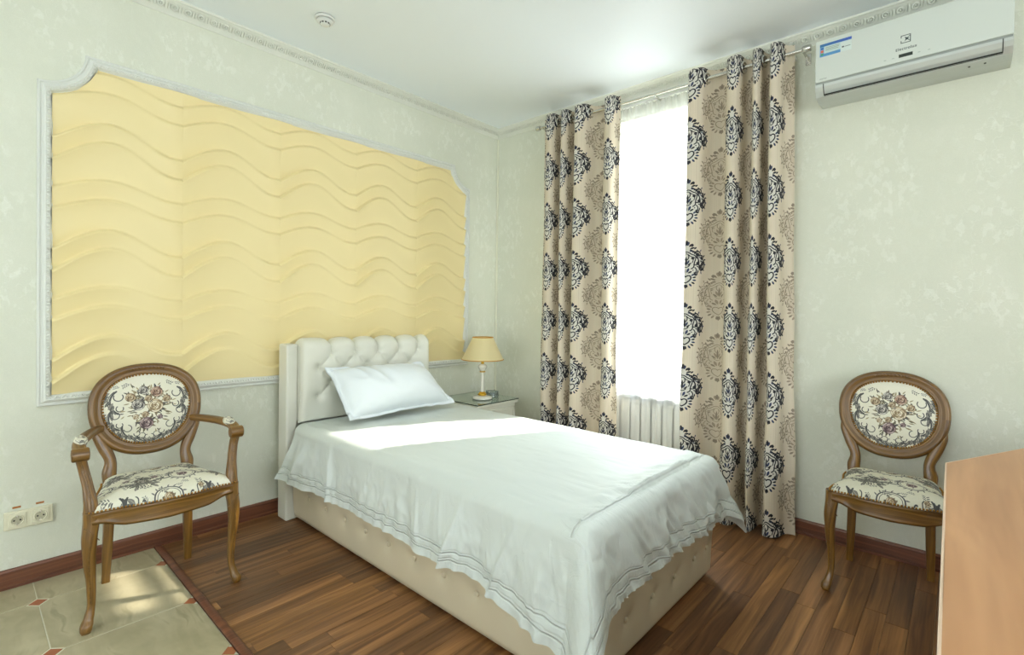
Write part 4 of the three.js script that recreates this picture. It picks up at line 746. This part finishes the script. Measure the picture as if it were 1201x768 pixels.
// ---------------------------------------------------------------- oval-backed chairs
function ovalChair(name, label, position, turn, arms) {
  const o = thing(name, label, 'chair', position, turn);
  const w = arms ? 0.235 : 0.203, zf = 0.172, zr = -0.185;
  const zb = (y) => -0.178 - (y - 0.45) * 0.185, up = V(0, 1, -0.185).normalize(), nrm = V(0, 0.185, 1).normalize();
  // oval ring of the back
  const oval = (t, d = 0) => { const c = Math.cos(t), s = Math.sin(t), e = 2 / 2.25; let x = 0.184 * Math.sign(c) * Math.abs(c) ** e * (1 + 0.075 * s), y = 0.1735 * Math.sign(s) * Math.abs(s) ** e; const l = Math.hypot(x / 0.184 ** 2, y / 0.1735 ** 2); x += d * (x / 0.184 ** 2) / l; y += d * (y / 0.1735 ** 2) / l; return [x, 0.7285 + y]; };
  const onBack = (x, y, out) => V(x, y, zb(y)).addScaledVector(nrm, out);
  const prof = [[-0.021, -0.014], [-0.021, 0.008], [-0.017, 0.015], [-0.012, 0.011], [-0.004, 0.012], [0.007, 0.017], [0.016, 0.018], [0.023, 0.012], [0.027, 0.002], [0.026, -0.01], [0.018, -0.015], [-0.014, -0.016]];
  const rings = []; for (let k = 0; k < 88; k++) { const t = k / 88 * 2 * Math.PI; rings.push(prof.map(([d, q]) => { const [x, y] = oval(t, d); return onBack(x, y, q); })); }
  const frame = mesh('back_frame', loft(rings, { closedPath: true }), walnut, o);
  { // little carved wave on the crest
    const g = []; for (let k = -5; k <= 5; k++) { const [x, y] = oval(Math.PI / 2 - k * 0.055, 0.006), p = onBack(x, y, 0.0165); g.push(new THREE.SphereGeometry(1, 8, 6).scale(0.006, 0.0045, 0.0035).rotateZ(k % 2 ? 0.5 : -0.5).translate(p.x, p.y, p.z)); }
    mesh('crest_carving', merge(g), walnut, frame);
  }
  const pad = (side) => surface(72, 16, (u, v) => { const [ex, ey] = oval(u * 2 * Math.PI, -0.0185), x = ex * v, y = 0.7285 + (ey - 0.7285) * v, p = onBack(x, y, side * (0.004 + 0.02 * (1 - v ** 2.4))); return [p.x, p.y, p.z, x / 0.345 + 0.5, (y - 0.7285) / 0.345 + 0.5]; }, true);
  mesh('back_pad', merge([pad(1), pad(-1)]), backCloth, o);
  const nail = new THREE.SphereGeometry(0.0042, 6, 4), nails = [];
  for (let k = 0; k < 96; k++) { const [x, y] = oval(k / 96 * 2 * Math.PI, -0.0235), p = onBack(x, y, 0.0075); nails.push(nail.clone().translate(p.x, p.y, p.z)); }
  // seat outline, from rear left round the front
  const ctrl = [[-0.158, zr], [-0.176, -0.12], [-0.205 * w / 0.235, 0.0], [-w - 0.004, 0.12], [-w - 0.004, zf + 0.012], [-w + 0.05, zf + 0.014], [-0.09, zf + 0.032], [0, zf + 0.038], [0.09, zf + 0.032], [w - 0.05, zf + 0.014], [w + 0.004, zf + 0.012], [w + 0.004, 0.12], [0.205 * w / 0.235, 0], [0.176, -0.12], [0.158, zr], [0.06, zr - 0.004], [-0.06, zr - 0.004]];
  const curve = new THREE.CatmullRomCurve3(ctrl.map(([x, z]) => V(x, 0, z)), true, 'centripetal'), M = 132, outline = [];
  for (let k = 0; k < M; k++) outline.push(curve.getPointAt(k / M));
  const inward = outline.map((p, k) => { const d = outline[(k + 1) % M].clone().sub(outline[(k - 1 + M) % M]).normalize(), n = V(-d.z, 0, d.x); return n.dot(V(0, 0, 0).sub(p)) > 0 ? n : n.negate(); });
  mesh('seat_rail', loft(outline.map((p, k) => {
    const front = smooth(0.1, 0.19, p.z), s = Math.abs(p.x) / w, bot = 0.372 + front * (0.02 * smooth(0.55, 0.95, s) - 0.01 * (1 - s) * 1.0), top = 0.432;
    return [[0.001, top], [-0.002, top - 0.005], [-0.002, top - 0.013], [0.002, top - 0.017], [0.001, bot + 0.014], [-0.003, bot + 0.01], [-0.002, bot], [0.02, bot], [0.022, top]].map(([i, y]) => p.clone().addScaledVector(inward[k], i).setY(y));
  }), { closedPath: true }), walnut, o);
  mesh('seat_cushion', (() => surface(M, 22, (u, v) => { const k = Math.round(u * M) % M, p = outline[k].clone().addScaledVector(inward[k], 0.002).multiplyScalar(v).add(V(0, 0, 0)); const y = 0.43 + 0.03 * Math.sqrt(Math.max(0, 1 - v ** 10)) + 0.03 * (1 - v ** 2.2); return [p.x, y, p.z, p.x / 0.56 + 0.5, 0.5 - p.z / 0.56]; }, true))(), seatCloth, o);
  outline.forEach((p, k) => { if (p.z > zr + 0.02) { const a = outline[(k + 1) % M], n = Math.max(1, Math.round(p.distanceTo(a) / 0.0098)); for (let j = 0; j < n; j++) { const q = p.clone().lerp(a, j / n).addScaledVector(inward[k], -0.0015); nails.push(nail.clone().translate(q.x, 0.4365, q.z)); } } });
  mesh('nail_trim', merge(nails), brass, o).userData.kind = 'stuff';
  for (const s of [-1, 1]) {
    // rear upright: leaves the oval, sweeps in to the seat and runs on as the rear leg
    mesh('back_stile', limb([[s * 0.188, 0.685, zb(0.685), 0.013, 0.012], [s * 0.178, 0.63, zb(0.63), 0.021, 0.015], [s * 0.155, 0.572, zb(0.572), 0.024, 0.017], [s * 0.138, 0.523, zb(0.523), 0.021, 0.018], [s * 0.143, 0.475, zb(0.475), 0.026, 0.02], [s * 0.143, 0.42, -0.176, 0.022, 0.021]], { e: 2.8, flat: true }), walnut, o);
    mesh('leg', limb([[s * 0.143, 0.43, -0.176, 0.0215, 0.0205], [s * 0.143, 0.36, -0.176, 0.021, 0.02], [s * 0.147, 0.2, -0.181, 0.018, 0.018], [s * 0.152, 0.0, -0.2, 0.015, 0.015]], { e: 5, flat: true }), walnut, o);
    const leg = mesh('leg', limb([[s * w, 0.433, zf - 0.008, 0.024, 0.024], [s * w, 0.392, zf - 0.008, 0.0245, 0.0245], [s * (w + 0.005), 0.34, zf - 0.002, 0.0235, 0.0235], [s * (w + 0.005), 0.26, zf - 0.002, 0.019, 0.019], [s * (w - 0.001), 0.16, zf - 0.008, 0.0145, 0.0145], [s * (w - 0.001), 0.085, zf - 0.008, 0.0125, 0.0125], [s * (w + 0.006), 0.048, zf - 0.001, 0.015, 0.015], [s * (w + 0.013), 0.026, zf + 0.007, 0.019, 0.019], [s * (w + 0.015), 0.012, zf + 0.009, 0.0185, 0.0185], [s * (w + 0.015), 0.0, zf + 0.009, 0.014, 0.014]], { e: 3.2, flat: true, n: 20 }), walnut, o);
    const ridge = [[s * w, 0.36, zf + 0.0225], [s * (w + 0.008), 0.28, zf + 0.0215], [s * (w + 0.004), 0.18, zf + 0.0085], [s * (w + 0.002), 0.1, zf + 0.0045]].map((p) => V(...p));
    mesh('leg_carving', merge([tube(ridge, 0.0022, 24, 6), tube([V(s * (w - 0.022), 0.33, zf + 0.014), V(s * w, 0.362, zf + 0.0185), V(s * (w + 0.022), 0.385, zf + 0.0155)], 0.0018, 12, 6)]), walnut, leg);
    if (arms) {
      const arm = mesh('arm', limb([[s * 0.172, 0.664, zb(0.664) + 0.004, 0.015, 0.017], [s * 0.205, 0.668, -0.13, 0.016, 0.018], [s * 0.243, 0.668, -0.02, 0.016, 0.02], [s * 0.262, 0.662, 0.07, 0.015, 0.021], [s * 0.262, 0.65, 0.118, 0.015, 0.021]], { e: 3, steps: 8 }), walnut, o);
      mesh('arm_scroll', lathe([[0, -0.026], [0.021, -0.026], [0.0245, -0.022], [0.025, 0.022], [0.021, 0.026], [0.012, 0.0265], [0.011, 0.023], [0, 0.023]], 24).rotateZ(-s * Math.PI / 2).translate(s * 0.262, 0.642, 0.128), walnut, arm);
      mesh('arm_pad', new THREE.SphereGeometry(1, 24, 14).scale(0.021, 0.02, 0.05).translate(s * 0.255, 0.676, 0.045), seatCloth, arm);
      const post = mesh('arm_support', limb([[s * w, 0.425, zf - 0.01, 0.023, 0.023], [s * (w + 0.001), 0.47, zf - 0.016, 0.021, 0.021], [s * (w + 0.008), 0.53, zf - 0.035, 0.017, 0.018], [s * (w + 0.018), 0.585, zf - 0.052, 0.0165, 0.017], [s * 0.262, 0.635, zf - 0.05, 0.017, 0.018]], { e: 3, flat: true, n: 18 }), walnut, o);
      mesh('support_bead', tube([V(s * w, 0.44, zf + 0.012), V(s * (w + 0.002), 0.475, zf + 0.0045), V(s * (w + 0.008), 0.53, zf - 0.0175), V(s * (w + 0.018), 0.585, zf - 0.035), V(s * 0.262, 0.62, zf - 0.034)], 0.0024, 24, 6), walnut, post);
    }
  }
  return o;
}
ovalChair('armchair', 'carved wooden armchair with floral tapestry seat and oval back', [0.437, 0, 2.508], Math.PI / 2 - 0.045, true);
ovalChair('side_chair', 'armless carved wooden chair with floral tapestry beside the curtain', [2.739, 0, 0.347], 0.085, false);

// ---------------------------------------------------------------- desk beside the camera
{
  const o = thing('desk', 'light beech desk with a slanted far end, at the right edge', 'desk', [3.2, 0, 1.5]);
  const P = [[2.926, 1.057], [3.3, 0.263], [3.62, 0.263], [3.62, 2.4], [2.941, 2.4]].map(([x, z]) => [x - 3.2, z - 1.5]);
  const shape = (q) => { const c = [0, 0]; for (const p of P) { c[0] += p[0] / 5; c[1] += p[1] / 5; } return new THREE.Shape(P.map(([x, z]) => new THREE.Vector2(x + Math.sign(c[0] - x) * q, -(z + Math.sign(c[1] - z) * q)))); };
  mesh('desk_top', triUV(new THREE.ExtrudeGeometry(shape(0.004), { depth: 0.0245, bevelEnabled: true, bevelSize: 0.0005, bevelThickness: 0.0005, bevelSegments: 1 }).rotateX(-Math.PI / 2).translate(0, 0.725, 0)), beech, o);
  mesh('edge_band', flatLoft([0.7252, 0.7485, 0.75, 0.75, 0.7252].map((y, k) => { const q = [0, 0, 0.0016, 0.0046, 0.0046][k]; const s = shape(q).getPoints(); return s.slice(0, 5).map((p) => V(p.x, y, -p.y)); }), false), beechEdge, o);
  mesh('side_panel', box(-0.2, 0.36, 0, 0.7245, 0.78, 0.802), beech, o);
  mesh('side_panel', box(0.1, 0.36, 0, 0.7245, -1.1, -1.078), beech, o);
  mesh('back_panel', box(0.362, 0.38, 0.25, 0.7245, -1.1, 0.802), beech, o);
}

scene.traverse((o) => { if (o.isMesh) { o.castShadow = true; o.receiveShadow = true; } });
renderer.render(scene, camera);
